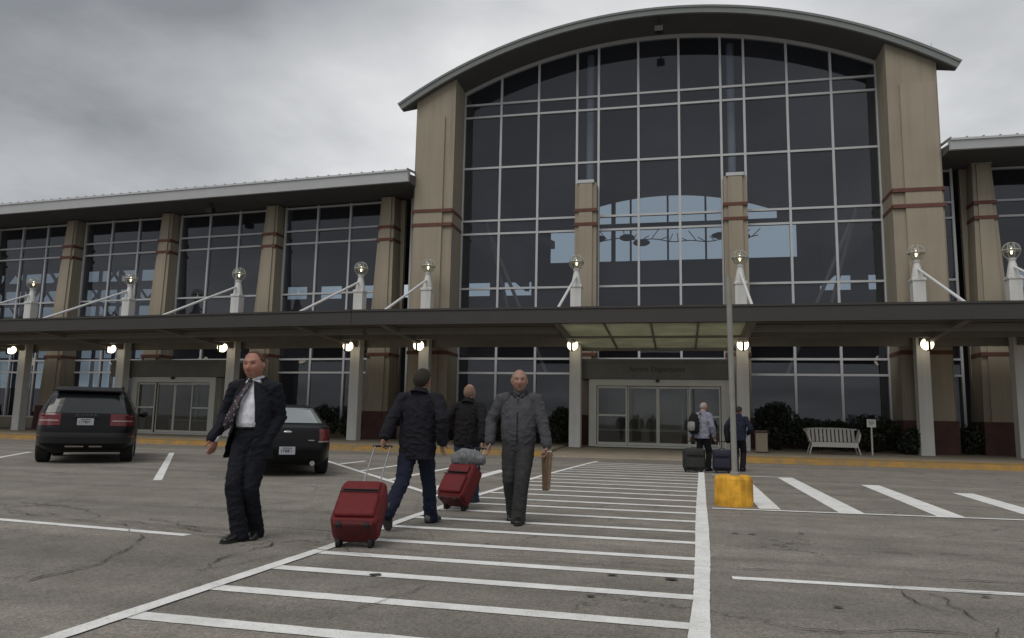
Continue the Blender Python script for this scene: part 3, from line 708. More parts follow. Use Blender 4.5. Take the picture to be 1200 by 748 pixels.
for (x, mw) in cols:
    a = MB(); a.hexa([(x - .23, YC - .21, .2), (x + .23, YC - .21, .2), (x + .23, YC + .21, .2), (x - .23, YC + .21, .2)], [(x - .22, YC - .2, 6.75), (x + .22, YC - .2, 6.75), (x + .22, YC + .2, 6.75), (x - .22, YC + .2, 6.75)])
    a.box(x - .25, x + .25, YC - .23, YC + .23, 6.62, 6.72)
    c = cp('column', a, COLW, None, mw, bevel=.015)
    a = MB(); a.lathe((x, YC, 0), [(.21, 6.75), (.20, 6.85), (.15, 7.12), (.11, 7.3), (.14, 7.38), (.14, 7.42)], 12); cp('neck', a, COLW, c)
    a = MB(); a.ball((x, YC, 7.70), .30, 24, 16); gl = cp('globe', a, CLEAR, c, smooth=True)
    a = MB(); a.lathe((x, YC, 0), [(.315, 7.66), (.335, 7.70), (.315, 7.74)], 24); a.lathe((x, YC, 0), [(.05, 7.42), (.05, 7.55)], 8); a.lathe((x, YC, 0), [(.09, 7.975), (.05, 8.01), (.01, 8.06)], 10)
    bw_ = MB(); bw_.lathe((x, YC, 0), [(.303, 7.68), (.325, 7.70), (.303, 7.72)], 24)
    # meridian straps of the globe cage
    for q in range(4):
        th = q * PI / 4
        for i in range(12):
            p0 = PI * i / 12; p1 = PI * (i + 1) / 12
            f0 = Vector((x + .305 * math.sin(p0) * math.cos(th), YC + .305 * math.sin(p0) * math.sin(th), 7.7 + .305 * math.cos(p0))); f1 = Vector((x + .305 * math.sin(p1) * math.cos(th), YC + .305 * math.sin(p1) * math.sin(th), 7.7 + .305 * math.cos(p1)))
            bw_.bar(f0, f1, .008, 5); 
            g0 = Vector((2 * x - f0.x, 2 * YC - f0.y, f0.z)); g1 = Vector((2 * x - f1.x, 2 * YC - f1.y, f1.z)); bw_.bar(g0, g1, .008, 5)
    cp('globe_cage', bw_, ALUD, c)
    a = MB(); a.lathe((x, YC, 0), [(.02, 7.57), (.04, 7.64), (.042, 7.72), (.02, 7.80)], 10); cp('bulb', a, BULB2, c, smooth=True)
    a = MB(); a.bar((x, YC - .2, 7.05), (x, 25.25, 5.0), .05, 8); cp('tie_rod', a, RODW, None, mw)
    a = MB(); a.hexa([(x - .12, 25.2, 4.52), (x + .12, 25.2, 4.52), (x + .12, YC + .5, 4.16), (x - .12, YC + .5, 4.16)], [(x - .12, 25.2, 4.615), (x + .12, 25.2, 4.615), (x + .12, YC + .5, 4.615), (x - .12, YC + .5, 4.615)])
    cp('beam', a, CANB, None, mw)
    if x < 14 and abs(x - 11.8) > .1 or x > 14:
        a = MB(); a.ball((x - .02, 29.3, 4.20), .215, 20, 12); lp = cp('globe_lamp', a, BULB, None, mw, smooth=True)
        a = MB(); a.box(x - .055, x + .015, 29.04, 29.08, 3.98, 4.44); a.box(x - .055, x + .015, 29.04, 29.6, 4.42, 4.46); a.box(x - .055, x + .015, 29.06, 29.3, 3.95, 3.99); cp('lamp_bracket', a, BLACKM, lp)

# ------------------------------------------------------------------ street furniture and plants
pt = thing('marker_post', 'tall grey post standing in a round yellow concrete base beside the crosswalk', 'post', (.76, 12.05, 0))
a = MB(); a.lathe((0, 0, 0), [(.285, 0), (.285, .02), (.28, .40), (.265, .435), (.22, .45)], 28)
YEL = solid('yellow_painted_concrete', (.70, .36, .03), .7, .38, 5.5, bump=.2, bscale=30, streak=.45)
obj('concrete_base', a, YEL, pt, smooth=False)
a = MB(); a.bar((.02, 0, .43), (-.02, 0, 3.5), .043, 12); a.lathe((.02, 0, 0), [(.075, .445), (.07, .49), (.05, .50)], 12)
obj('pole', a, solid('galvanised_steel', (.23, .23, .21), .55, .12, 4), pt)

WICK = solid('white_wicker', (.44, .43, .40), .7, .12, 40, bump=.4, bscale=90)
def bench(loc, rz, label, wd=2.0):
    b = thing('wicker_bench', label, 'bench', loc, rz, 'white wicker benches')
    h = wd / 2
    a = MB(); a.box(-h + .12, h - .12, -.28, .26, .36, .43); obj('seat', a, WICK, b, bevel=.03)
    a = MB()
    for i in range(12):
        x0 = -h + .06 + (wd - .12) * i / 12; x1 = x0 + (wd - .12) / 12 * .70
        def bz(x): return .86 + .03 * math.cos(x / h * 1.4)
        a.hexa([(x0, .24, .44), (x1, .24, .44), (x1, .28, .44), (x0, .28, .44)], [(x0, .34, bz(x0)), (x1, .34, bz(x1)), (x1, .38, bz(x1)), (x0, .38, bz(x0))])
    obj('backrest', a, WICK, b)
    a = MB(); a.tube([(-h + .02, .36, .88), (-h * .5, .38, .905), (0, .385, .91), (h * .5, .38, .905), (h - .02, .36, .88)], [.03] * 5, 8); a.box(-h + .1, h - .1, -.30, -.27, .26, .42); obj('top_rail', a, WICK, b)
    for s in (-1, 1):
        a = MB(); a.tube([(s * (h + .06), .34, .86), (s * (h + .02), .1, .80), (s * (h - .0), -.16, .70), (s * (h - .08), -.27, .46)], [.032] * 4, 8)
        a.hexa([(s * (h - .12), -.24, .42), (s * (h - .09), -.24, .42), (s * (h - .09), .26, .42), (s * (h - .12), .26, .42)], [(s * (h - .02), -.18, .70), (s * (h + .01), -.18, .70), (s * (h + .05), .34, .85), (s * (h + .02), .34, .85)])
        obj('armrest', a, WICK, b)
        for y in (-.25, .24):
            a = MB(); a.tube([(s * (h - .14), y, .40), (s * (h - .08), y, .2), (s * (h - .03), y + (-.03 if y < 0 else .03), .0)], [.028, .024, .02], 8); obj('leg', a, WICK, b)
    return b
def SZ(y): return .175 + (y - YK - .35) * (.33 - .169) / (34 - YK - .35)
bench((5.28, 29.0, SZ(29)), 0, 'white wicker bench with flared arms before the right-hand shrubs', 1.74)
q = WL(-36.9, 29.3); bench((q.x, q.y, SZ(29.3)), -BETA, 'white wicker bench cut by the left edge behind the planter', 1.7)
# small sign on a stake
sg = thing('stake_sign', 'small white square sign on a thin stake beside the wicker bench', 'sign', (6.56, 29.0, SZ(29)))
a = MB(); a.bar((0, 0, 0), (0, 0, 1.0), .03, 8); obj('stake', a, ALUD, sg)
WHT = solid('white_plate', (.62, .62, .60), .5, .06)
a = MB(); a.box(-.15, .15, -.035, -.01, .98, 1.26); s_ = obj('sign_panel', a, WHT, sg, bevel=.01)
a = MB()
for k, (x0, x1) in enumerate(((-.10, .10), (-.11, .06), (-.09, .11), (-.10, .03))): a.box(x0, x1, -.040, -.034, 1.19 - k * .045, 1.205 - k * .045)
obj('print_line', a, INK, s_)
# waste bin
wb = thing('waste_bin', 'square tan waste bin with a dark lid beside the sliding doors', 'bin', (2.82, 28.9, SZ(28.9)))
a = MB(); a.box(-.20, .20, -.20, .20, .03, .70); obj('body', a, solid('tan_aggregate', (.27, .22, .17), .8, .2, 30, bump=.4), wb, bevel=.015)
a = MB(); a.box(-.215, .215, -.215, .215, .70, .80); obj('lid', a, solid('brown_plastic', (.06, .045, .035), .5), wb, bevel=.03)
a = MB(); a.box(-.18, .18, -.18, .18, 0, .03); obj('foot', a, BLACKM, wb)

# leafy plants
def leafmat(name, c):
    m, nt, b = newmat(name); oi = nt.nodes.new('ShaderNodeNewGeometry')
    rp = ramp(nt, oi.outputs['Random Per Island'], [(0, tuple(x * .55 for x in c)), (.6, c), (1, tuple(x * 1.7 for x in c))])
    nt.links.new(rp.outputs['Color'], b.inputs['Base Color']); b.inputs['Roughness'].default_value = .55
    return m
LEAF = [leafmat('evergreen_leaf', (.018, .027, .012)), leafmat('dark_leaf', (.013, .021, .010)), leafmat('spring_leaf', (.05, .075, .03))]
STEM = solid('woody_stem', (.07, .05, .035), .9)
def leafcloud(blobs, n, size, seed):
    rnd = random.Random(seed); a = MB(); tot = sum(b[3] * b[4] * b[5] for b in blobs)
    for (cx, cy, cz, rx, ry, rz) in blobs:
        k = int(n * rx * ry * rz / tot)
        for _ in range(k):
            while True:
                d = Vector((rnd.uniform(-1, 1), rnd.uniform(-1, 1), rnd.uniform(-1, 1)))
                if .1 < d.length < 1: break
            q = d.length ** .5; d = d.normalized() * q * (1 + .28 * noise.noise(d * 2.3 + Vector((cx, cy, seed))))
            p = Vector((cx + d.x * rx, cy + d.y * ry, max(.04, cz + d.z * rz)))
            ax = Vector((rnd.gauss(0, 1), rnd.gauss(0, 1), rnd.gauss(0, 1) * .6 + .3)).normalized(); bx = ax.orthogonal().normalized(); bx = Matrix.Rotation(rnd.uniform(0, 6.28), 3, ax) @ bx; cx_ = ax.cross(bx)
            s = size * rnd.uniform(.6, 1.3)
            a.add([p - bx * s, p + cx_ * s * .45 + ax * s * .12, p + bx * s, p - cx_ * s * .45 + ax * s * .12], [(0, 1, 2, 3)])
    return a
def shrub(x, y, rx, h, label, kind=0, seed=1, n=1500, size=.075, mw=None):
    p = Vector((x, y, 0)) if mw is None else WL(x, y)
    o = thing('shrub', label, 'shrub', (p.x, p.y, SZ(min(p.y, 33)) - .01), 0, 'shrubs along the front of the terminal')
    rnd = random.Random(seed)
    bl = [(0, 0, h * .5, rx, .5, h * .52)] + [(rnd.uniform(-.7, .7) * rx, rnd.uniform(-.2, .2), h * rnd.uniform(.35, .85), rx * .45, .35, h * .28) for _ in range(5)]
    obj('foliage', leafcloud(bl, n, size, seed), LEAF[kind], o)
    a = MB()
    for i in range(5):
        e = Vector((rnd.uniform(-.6, .6) * rx, rnd.uniform(-.25, .25), h * rnd.uniform(.6, .95))); a.tube([(e.x * .1, e.y * .1, 0), tuple(e * .5), tuple(e)], [.022, .016, .008], 6)
    obj('stem', a, STEM, o)
    return o
shrub(3.75, 31.3, .85, 1.75, 'big round dark shrub behind the tan waste bin', 1, 11, 2600)
shrub(4.95, 31.4, .7, 1.25, 'dark shrub behind the left half of the wicker bench', 0, 12)
shrub(6.15, 31.4, .65, 1.15, 'low shrub between the wicker bench and the small sign', 1, 13)
shrub(7.35, 31.4, .75, 1.35, 'dark leafy shrub just right of the small sign', 0, 14)
shrub(8.15, 30.4, .4, .95, 'small shrub at the left foot of the broad right tower', 1, 15, 800)
shrub(10.5, 31.6, .55, 1.05, 'low dark shrub between the right tower and the next pillar', 0, 16, 1000)
shrub(-4.95, 31.3, .55, 1.45, 'upright dark shrub beside the column left of the central doors', 0, 17)
shrub(-5.95, 31.4, .65, 1.05, 'low shrub under the central window behind the man in grey', 1, 18)
shrub(-7.2, 31.4, .7, 1.3, 'dark shrub under the window behind the red suitcase with a bag', 0, 19)
shrub(-8.5, 31.4, .6, 1.1, 'shrub beside the left tower under the big window', 1, 20)
shrub(-14.6, 31.6, .7, 1.15, 'dark shrub behind the rear corner of the black sedan', 0, 21, mw=1)
shrub(-16.2, 31.6, .8, 1.4, 'tall shrub rising over the roof of the black sedan', 1, 22, mw=1)
shrub(-17.7, 31.6, .7, 1.2, 'shrub behind the shoulder of the man in the dark suit', 0, 23, mw=1)
shrub(-28.8, 31.6, .8, 1.2, 'shrub in front of the window left of the side doors', 1, 24, mw=1)
# planter at far left
q = WL(-35.4, 29.2)
pl_ = thing('planter', 'pale round planter with a flared rim and white flowers at far left', 'planter', (q.x, q.y, SZ(29.2)))
POT = solid('pale_pot', (.42, .44, .40), .8, .12, 5)
a = MB(); a.lathe((0, 0, 0), [(.27, 0), (.30, .05), (.36, .58), (.45, .64), (.45, .72), (.38, .73), (.36, .66)], 22); obj('pot', a, POT, pl_)
a = leafcloud([(0, 0, .80, .42, .42, .18), (.15, 0, .9, .2, .2, .15)], 500, .06, 31); obj('foliage', a, LEAF[2], pl_)
a = leafcloud([(0, 0, .90, .36, .36, .14)], 160, .05, 32); obj('flowers', a, WHT, pl_)

# ------------------------------------------------------------------ cars
class Shell:
    """car body described by horizontal sections: z -> (rear y, front y, half width, corner exponent)"""
    def __init__(s, secs): s.secs = secs
    def at(s, z):
        S = s.secs
        for a, b in zip(S, S[1:]):
            if a[0] <= z <= b[0]:
                t = (z - a[0]) / max(1e-6, b[0] - a[0]); return [a[i] + (b[i] - a[i]) * t for i in range(5)]
        return S[-1] if z > S[-1][0] else S[0]
    def rear(s, x, z, off=0.0):
        _, y0, y1, wd, n = s.at(z); L = (y1 - y0) / 2; c = (y0 + y1) / 2; u = min(.999, abs(x) / wd)
        return Vector((x, c - L * (1 - u ** n) ** (1 / n) - off, z))
    def side(s, y, z, sg, off=0.0):
        _, y0, y1, wd, n = s.at(z); L = (y1 - y0) / 2; c = (y0 + y1) / 2; v = min(.999, abs(y - c) / L)
        return Vector((sg * (wd * (1 - v ** n) ** (1 / n) + off), y, z))
    def mesh(s, k=72):
        a = MB(); vs = []; zs = []
        for p, q in zip(s.secs, s.secs[1:]):
            m = max(1, int((q[0] - p[0]) / .03)); zs += [p[0] + (q[0] - p[0]) * i / m for i in range(m)]
        zs.append(s.secs[-1][0])
        for z in zs:
            _, y0, y1, wd, n = s.at(z); L = (y1 - y0) / 2; c = (y0 + y1) / 2
            for i in range(k):
                t = 2 * PI * i / k; ct, st = math.cos(t), math.sin(t); e = 2 / n
                vs.append((wd * math.copysign(abs(ct) ** e, ct), c + L * math.copysign(abs(st) ** e, st), z))
        fs = [(j * k + i, j * k + (i + 1) % k, (j + 1) * k + (i + 1) % k, (j + 1) * k + i) for j in range(len(zs) - 1) for i in range(k)]
        fs.append(tuple(range(k))[::-1]); fs.append(tuple(range((len(zs) - 1) * k, len(zs) * k)))
        return a.add(vs, fs)
def patch(fn, us, vs_, th=.012):
    """thin curved plate following fn(u, v, off)"""
    a = MB(); nu, nv = len(us), len(vs_)
    V = [fn(u, v, th) for v in vs_ for u in us] + [fn(u, v, -.01) for v in vs_ for u in us]; o = nu * nv
    F = []
    for j in range(nv - 1):
        for i in range(nu - 1):
            q = (j * nu + i, j * nu + i + 1, (j + 1) * nu + i + 1, (j + 1) * nu + i); F.append(q); F.append(tuple(o + t for t in q[::-1]))
    for i in range(nu - 1):
        F.append((i, i + 1, o + i + 1, o + i)); b = (nv - 1) * nu; F.append((b + i, b + i + 1, o + b + i + 1, o + b + i))
    for j in range(nv - 1):
        F.append((j * nu, (j + 1) * nu, o + (j + 1) * nu, o + j * nu)); b = nu - 1; F.append((j * nu + b, (j + 1) * nu + b, o + (j + 1) * nu + b, o + j * nu + b))
    return a.add(V, F)
def lin(a, b, n): return [a + (b - a) * i / (n - 1) for i in range(n)]
PAINTB = solid('black_car_paint', (.006, .006, .007), .30, .1, 1, spec=.18, coat=.05)
CARG = solid('car_glass', (.018, .022, .024), .05, .1, 1, spec=.9)
CARG2 = solid('car_rear_glass', (.020, .024, .026), .10, .1, 1, spec=.6)
TYRE = solid('tyre_rubber', (.018, .018, .018), .85, .1, 10)
RIM = solid('alloy_rim', (.35, .35, .36), .35, .1, 3, metallic=.7)
RED = solid('tail_light_red', (.10, .006, .008), .15, .15, 14, spec=.6)
LENS = solid('tail_light_clear', (.28, .20, .19), .2, .1, 14)
CHROME = solid('chrome_trim', (.6, .6, .6), .2, .05, metallic=.9)
PLAST = solid('black_plastic', (.014, .014, .015), .55, .1)
PLATE = solid('licence_plate', (.36, .38, .41), .4, .06, 20)
def wheel(par, x, y, rad, wd):
    s = 1 if x > 0 else -1
    a = MB(); prof = [(rad * .62, -wd / 2), (rad * .93, -wd / 2), (rad, -wd / 2 + .03), (rad, wd / 2 - .03), (rad * .93, wd / 2), (rad * .62, wd / 2)]
    k = 32; vs = []; fs = []
    for q, t in prof:
        for i in range(k): th = 2 * PI * i / k; vs.append((x + t, y + q * math.cos(th), rad + q * math.sin(th)))
    for j in range(len(prof)):
        for i in range(k): j2 = (j + 1) % len(prof); fs.append((j * k + i, j * k + (i + 1) % k, j2 * k + (i + 1) % k, j2 * k + i))
    a.add(vs, fs)
    w_ = obj('wheel', a, TYRE, par)
    a = MB(); xo = x + s * (wd / 2 - .02)
    a.bar((x - s * .08, y, rad), (xo - s * .02, y, rad), rad * .63, 28)
    for i in range(5):
        th = 2 * PI * i / 5; d = Vector((0, math.cos(th), math.sin(th))); a.bar(Vector((xo, y, rad)) + d * .04, Vector((xo, y, rad)) + d * rad * .6, .035, 6)
    obj('rim', a, RIM, w_)
def carve(o, wheels, rad):
    """cut the wheel arches"""
    me = MB()
    for (x, y) in wheels:
        s = 1 if x > 0 else -1; me.bar((x - s * .22, y, rad), (x + s * .5, y, rad), rad * 1.16, 36)
    c = bpy.data.objects.new('cutter', me.mesh('cutter')); COL.objects.link(c)
    md = o.modifiers.new('arch', 'BOOLEAN'); md.object = c; md.operation = 'DIFFERENCE'; md.solver = 'EXACT'
    c.parent = o.parent
    dg = bpy.context.evaluated_depsgraph_get(); m2 = bpy.data.meshes.new_from_object(o.evaluated_get(dg)); o.modifiers.clear(); o.data = m2
    bpy.data.objects.remove(c)
def plate(par, fn, x, z, marks):
    p = fn(x, z, .02); a = MB(); a.box(x - .155, x + .155, p.y - .012, p.y + .02, z - .078, z + .078); o = obj('licence_plate', a, PLATE, par, bevel=.008)
    b = MB(); rnd = random.Random(marks); xx = x - .115
    while xx < x + .10:
        wq = rnd.choice((.018, .026, .026)); hz = rnd.choice((.032, .036)); 
        b.box(xx, xx + .007, p.y - .016, p.y - .011, z - hz, z + hz - .01)
        if wq > .02: b.box(xx + .0072, xx + wq, p.y - .016, p.y - .011, z + rnd.choice((-.03, 0, .018)), z + rnd.choice((.02, .024)))
        xx += wq + .014
    b.box(x - .09, x + .09, p.y - .016, p.y - .011, z + .046, z + .06)
    obj('plate_characters', b, INK, o)
H33 = math.atan2(.545, .84)
def suv():
    S = Shell([(.30, .16, 4.55, .84, 6), (.42, .05, 4.75, .93, 7), (.62, .0, 4.85, .955, 6.5), (.80, .02, 4.86, .96, 6.5), (.95, .07, 4.82, .955, 6.5), (1.04, .10, 4.5, .945, 6.5), (1.10, .12, 3.72, .93, 7),
               (1.30, .23, 3.3, .86, 7), (1.52, .38, 2.9, .765, 7), (1.66, .50, 2.55, .685, 6), (1.72, .62, 2.3, .60, 5), (1.75, .85, 2.0, .45, 4)])
    o = thing('suv', 'black SUV parked tail-on at the kerb, its red tail lights split by pale strips', 'car', (-13.60, 15.12, 0), R(38)); o.scale = (1.11, 1.05, 1.03)
    rad = .37; wl = [(-.80, .98), (.80, .98), (-.80, 3.88), (.80, 3.88)]
    b = obj('body', S.mesh(), PAINTB, o, smooth=True); carve(b, wl, rad)
    for p in b.data.polygons: p.use_smooth = True
    for x, y in wl: wheel(o, x, y, rad, .25)
    a = MB(); a.box(-.70, .70, .45, 4.4, .24, .60); obj('underbody', a, PLAST, o)
    obj('rear_window', patch(lambda x, z, f: S.rear(x * (1 - (z - 1.13) * .32), z, f), lin(-.76, .76, 18), lin(1.14, 1.585, 10), .008), CARG2, o, smooth=False)
    a = MB(); a.tube([(-.16, .235, 1.17), (.02, .25, 1.185), (.2, .285, 1.235)], [.016, .013, .01], 6); a.ball((-.2, .2, 1.16), .035, 8, 6); a.tube([(-.34, .26, 1.24), (-.1, .262, 1.215), (.2, .26, 1.20)], [.012] * 3, 6); obj('rear_wiper', a, PLAST, o)
    a = MB(); a.hexa([(-.66, .30, 1.63), (.66, .30, 1.63), (.66, .62, 1.70), (-.66, .62, 1.70)], [(-.64, .30, 1.67), (.64, .30, 1.67), (.62, .7, 1.76), (-.62, .7, 1.76)]); obj('spoiler', a, PAINTB, o, bevel=.012)
    for s in (-1, 1):
        obj('tail_light', patch(lambda x, z, f: S.rear(s * x, z, f), lin(.46, .945, 16), lin(.86, 1.13, 8), .012), RED, o)
        obj('light_strip', patch(lambda x, z, f: S.rear(s * x, z, f), lin(.50, .88, 14), lin(.955, .985, 3), .018), LENS, o)
        obj('side_glass', patch(lambda y, z, f: S.side(y, z, s, f), lin(.62, 1.5, 8), lin(1.16, 1.56, 6), .006), CARG, o); obj('side_glass', patch(lambda y, z, f: S.side(y, z, s, f), lin(1.58, 2.75, 8), lin(1.16, 1.52, 6), .006), CARG, o)
        a = MB(); a.ball((s * 1.06, 3.15, 1.13), (.10, .06, .085), 12, 8); a.bar((s * .86, 3.18, 1.10), (s * 1.04, 3.16, 1.10), .025); obj('side_mirror', a, PAINTB, o, smooth=True)
        a = MB(); a.tube([(s * .60, .75, 1.765), (s * .61, 1.6, 1.80), (s * .60, 2.3, 1.76)], [.018] * 3, 6); obj('roof_rail', a, PLAST, o)
        obj('reflector', patch(lambda x, z, f: S.rear(s * x, z, f), lin(.80, .93, 6), lin(.60, .66, 3), .010), RED, o)
    obj('bumper', patch(lambda x, z, f: S.rear(x, z, f), lin(-.95, .95, 30), lin(.46, .70, 6), .022), PLAST, o)
    obj('exhaust_trim', patch(lambda x, z, f: S.rear(x, z, f), lin(-.34, .0, 6), lin(.375, .405, 3), .03), CHROME, o); obj('exhaust_trim', patch(lambda x, z, f: S.rear(x, z, f), lin(.10, .34, 6), lin(.375, .405, 3), .03), CHROME, o)
    plate(o, S.rear, 0.0, .945, 3)
    a = MB(); a.box(-.24, .24, S.rear(0, 1.05).y - .03, S.rear(0, 1.05).y + .05, 1.035, 1.06); obj('tailgate_handle', a, PLAST, o, bevel=.008)
    text('D O D G E', .062, (0, S.rear(0, 1.095).y - .012, 1.098), solid('dull_chrome', (.12, .12, .12), .4), o, name='badge_letters', sx=1.35)
suv()
def sedan():
    S = Shell([(.24, .22, 4.65, .82, 6), (.36, .07, 4.85, .90, 6), (.55, .0, 4.95, .925, 6), (.74, .03, 4.94, .93, 6), (.90, .10, 4.6, .92, 6), (.98, .17, 3.9, .90, 6), (1.01, .30, 3.7, .885, 6), (1.035, .62, 3.5, .86, 6),
               (1.20, 1.02, 3.1, .76, 6), (1.36, 1.45, 2.8, .66, 6), (1.43, 1.75, 2.55, .58, 5), (1.455, 2.0, 2.3, .45, 4)])
    o = thing('sedan', 'black sedan parked tail-on, partly hidden behind the man in the dark suit', 'car', (-7.64, 13.78, 0), H33)
    rad = .335; wl = [(-.78, 1.0), (.78, 1.0), (-.78, 3.85), (.78, 3.85)]
    b = obj('body', S.mesh(), PAINTB, o, smooth=True); carve(b, wl, rad)
    for p in b.data.polygons: p.use_smooth = True
    for x, y in wl: wheel(o, x, y, rad, .225)
    a = MB(); a.box(-.68, .68, .5, 4.4, .2, .55); obj('underbody', a, PLAST, o)
    obj('rear_window', patch(lambda x, z, f: S.rear(x * (1 - (z - 1.05) * .62), z + .0, f) + Vector((0, 0, f * .6)), lin(-.74, .74, 18), lin(1.06, 1.375, 10), .010), solid('sedan_rear_glass', (.17, .20, .20), .08, .1, 1, spec=1), o)
    a = MB(); a.bar((0, 1.0, 1.43), (0, 1.0, 1.40), .02); 
    for s in (-1, 1):
        obj('tail_light', patch(lambda x, z, f: S.rear(s * x, z, f), lin(.62, .905, 12), lin(.72, .95, 8), .014), RED, o)
        obj('light_strip', patch(lambda x, z, f: S.rear(s * x, z, f), lin(.60, .925, 12), lin(.685, .715, 3), .018), LENS, o)
        obj('side_glass', patch(lambda y, z, f: S.side(y, z, s, f), lin(1.5, 3.0, 8), lin(1.08, 1.33, 5), .006), CARG, o)
        a = MB(); a.ball((s * 1.0, 3.05, 1.04), (.09, .06, .07), 12, 8); a.bar((s * .8, 3.1, 1.02), (s * .96, 3.06, 1.02), .022); obj('side_mirror', a, PAINTB, o, smooth=True)
    obj('bumper', patch(lambda x, z, f: S.rear(x, z, f), lin(-.92, .92, 30), lin(.32, .64, 7), .022), PAINTB, o)
    a = MB(); p = S.rear(0, .90); a.ball((0, p.y - .015, .885), (.085, .02, .028), 14, 8); obj('badge', a, CHROME, o, smooth=True)
    a = MB(); p = S.rear(.46, .72); a.box(.40, .52, p.y - .018, p.y + .01, .715, .735); obj('model_badge', a, CHROME, o)
    a = MB(); a.bar((.5, .05, .27), (.5, .4, .28), .05, 14); obj('exhaust_pipe', a, CHROME, o)
    plate(o, S.rear, 0, .52, 5)
sedan()

# ------------------------------------------------------------------ people
def voxel(mb, vox, smooth=4, fac=.5, name='m'):
    me = mb.mesh(name); o = bpy.data.objects.new(name, me); COL.objects.link(o)
    m = o.modifiers.new('r', 'REMESH'); m.mode = 'VOXEL'; m.voxel_size = vox; m.adaptivity = 0
    if smooth:
        s = o.modifiers.new('s', 'SMOOTH'); s.factor = fac; s.iterations = smooth
    dg = bpy.context.evaluated_depsgraph_get(); m2 = bpy.data.meshes.new_from_object(o.evaluated_get(dg))
    bpy.data.objects.remove(o); bpy.data.meshes.remove(me)
    for p in m2.polygons: p.use_smooth = True
    return m2
def displace(me, fn):
    ns = [v.normal.copy() for v in me.vertices]
    for v, n in zip(me.vertices, ns): v.co += n * fn(v.co, n)
    me.update()
def colour(me, fn):
    at = me.color_attributes.new('Col', 'FLOAT_COLOR', 'POINT')
    for i, v in enumerate(me.vertices): at.data[i].color = (*fn(v.co), 1)
def colmat(name, rough, sss=0.0, spec=.35):
    m, nt, b = newmat(name); a = nt.nodes.new('ShaderNodeVertexColor'); a.layer_name = 'Col'
    n = noise_node(nt, 60, 4); rp = ramp(nt, n.outputs['Fac'], [(.3, (.85, .85, .85)), (.7, (1.1, 1.1, 1.1))])
    nt.links.new(mixc(nt, a.outputs['Color'], rp.outputs['Color'], 1.0, 'MULTIPLY'), b.inputs['Base Color']); b.inputs['Roughness'].default_value = rough; b.inputs['Specular IOR Level'].default_value = spec
    if sss: b.inputs['Subsurface Weight'].default_value = sss; b.inputs['Subsurface Radius'].default_value = (.02, .008, .004); b.inputs['Subsurface Scale'].default_value = .3
    return m
SKINM = colmat('skin', .5)
def cloth(name, c, rough=.85, var=.18, scale=25): return solid(name, c, rough, var, scale, bump=.25, bscale=240, spec=.2)
def gs(x, s): return math.exp(-(x / s) ** 2)
def headpoint(d, fat=1.0):
    """direction -> point on a head centred at ear level, facing +y (metres)"""
    x, y, z = d.x * .077 * fat, d.y * .098, d.z * .118
    if z < 0:
        t = min(1, -z / .118); x *= 1 - .20 * t ** 2.2; y = y * (1 - .10 * t) + .016 * t
    else: x *= 1 + .02 * (1 - z / .118)
    if y > 0: y *= 1 - .12 * gs(x, .09) * (1 if z > .05 else .4)
    f = 1.0 if d.y > .2 else max(0, (d.y + .05) / .25)
    y += f * (.033 * gs(x, .0145) * (gs(z + .028, .020) + .55 * gs(z + .004, .018)) + .008 * gs(z - .034, .013) * gs(x, .05) - .014 * (gs(x - .032, .017) + gs(x + .032, .017)) * gs(z - .014, .013)
              + .006 * gs(x, .026) * gs(z + .066, .014) - .005 * gs(x, .026) * gs(z + .0665, .0035) + .012 * gs(x, .026) * gs(z + .105, .016) + .005 * (gs(x - .045, .02) + gs(x + .045, .02)) * gs(z + .02, .022)
              - .004 * (gs(x - .033, .008) + gs(x + .033, .008)) * gs(z + .05, .02))
    return Vector((x, y, z))
def headmesh(mb, Mh, fat=1.0, hi=True):
    n, m = (56, 44) if hi else (24, 18); vs = []; fs = []
    for j in range(m + 1):
        ph = -PI / 2 + PI * (j + .001) / (m + .002)
        for i in range(n):
            t = 2 * PI * i / n; vs.append(Mh @ headpoint(Vector((math.cos(ph) * math.cos(t), math.cos(ph) * math.sin(t), math.sin(ph))), fat))
    for j in range(m):
        for i in range(n): fs.append((j * n + i, j * n + (i + 1) % n, (j + 1) * n + (i + 1) % n, (j + 1) * n + i))
    fs.append(tuple(range(n))[::-1]); fs.append(tuple(range(m * n, (m + 1) * n)))
    mb.add(vs, fs)
    for s in (-1, 1):
        e = MB(); e.ball((0, 0, 0), (.009, .021, .033), 14, 10)
        Me = Mh @ Matrix.Translation((s * .079 * fat, -.008, -.004)) @ Matrix.Rotation(s * -.35, 4, 'Z') @ Matrix.Rotation(.15, 4, 'X')
        mb.add([Me @ Vector(v) for v in e.v], e.f)
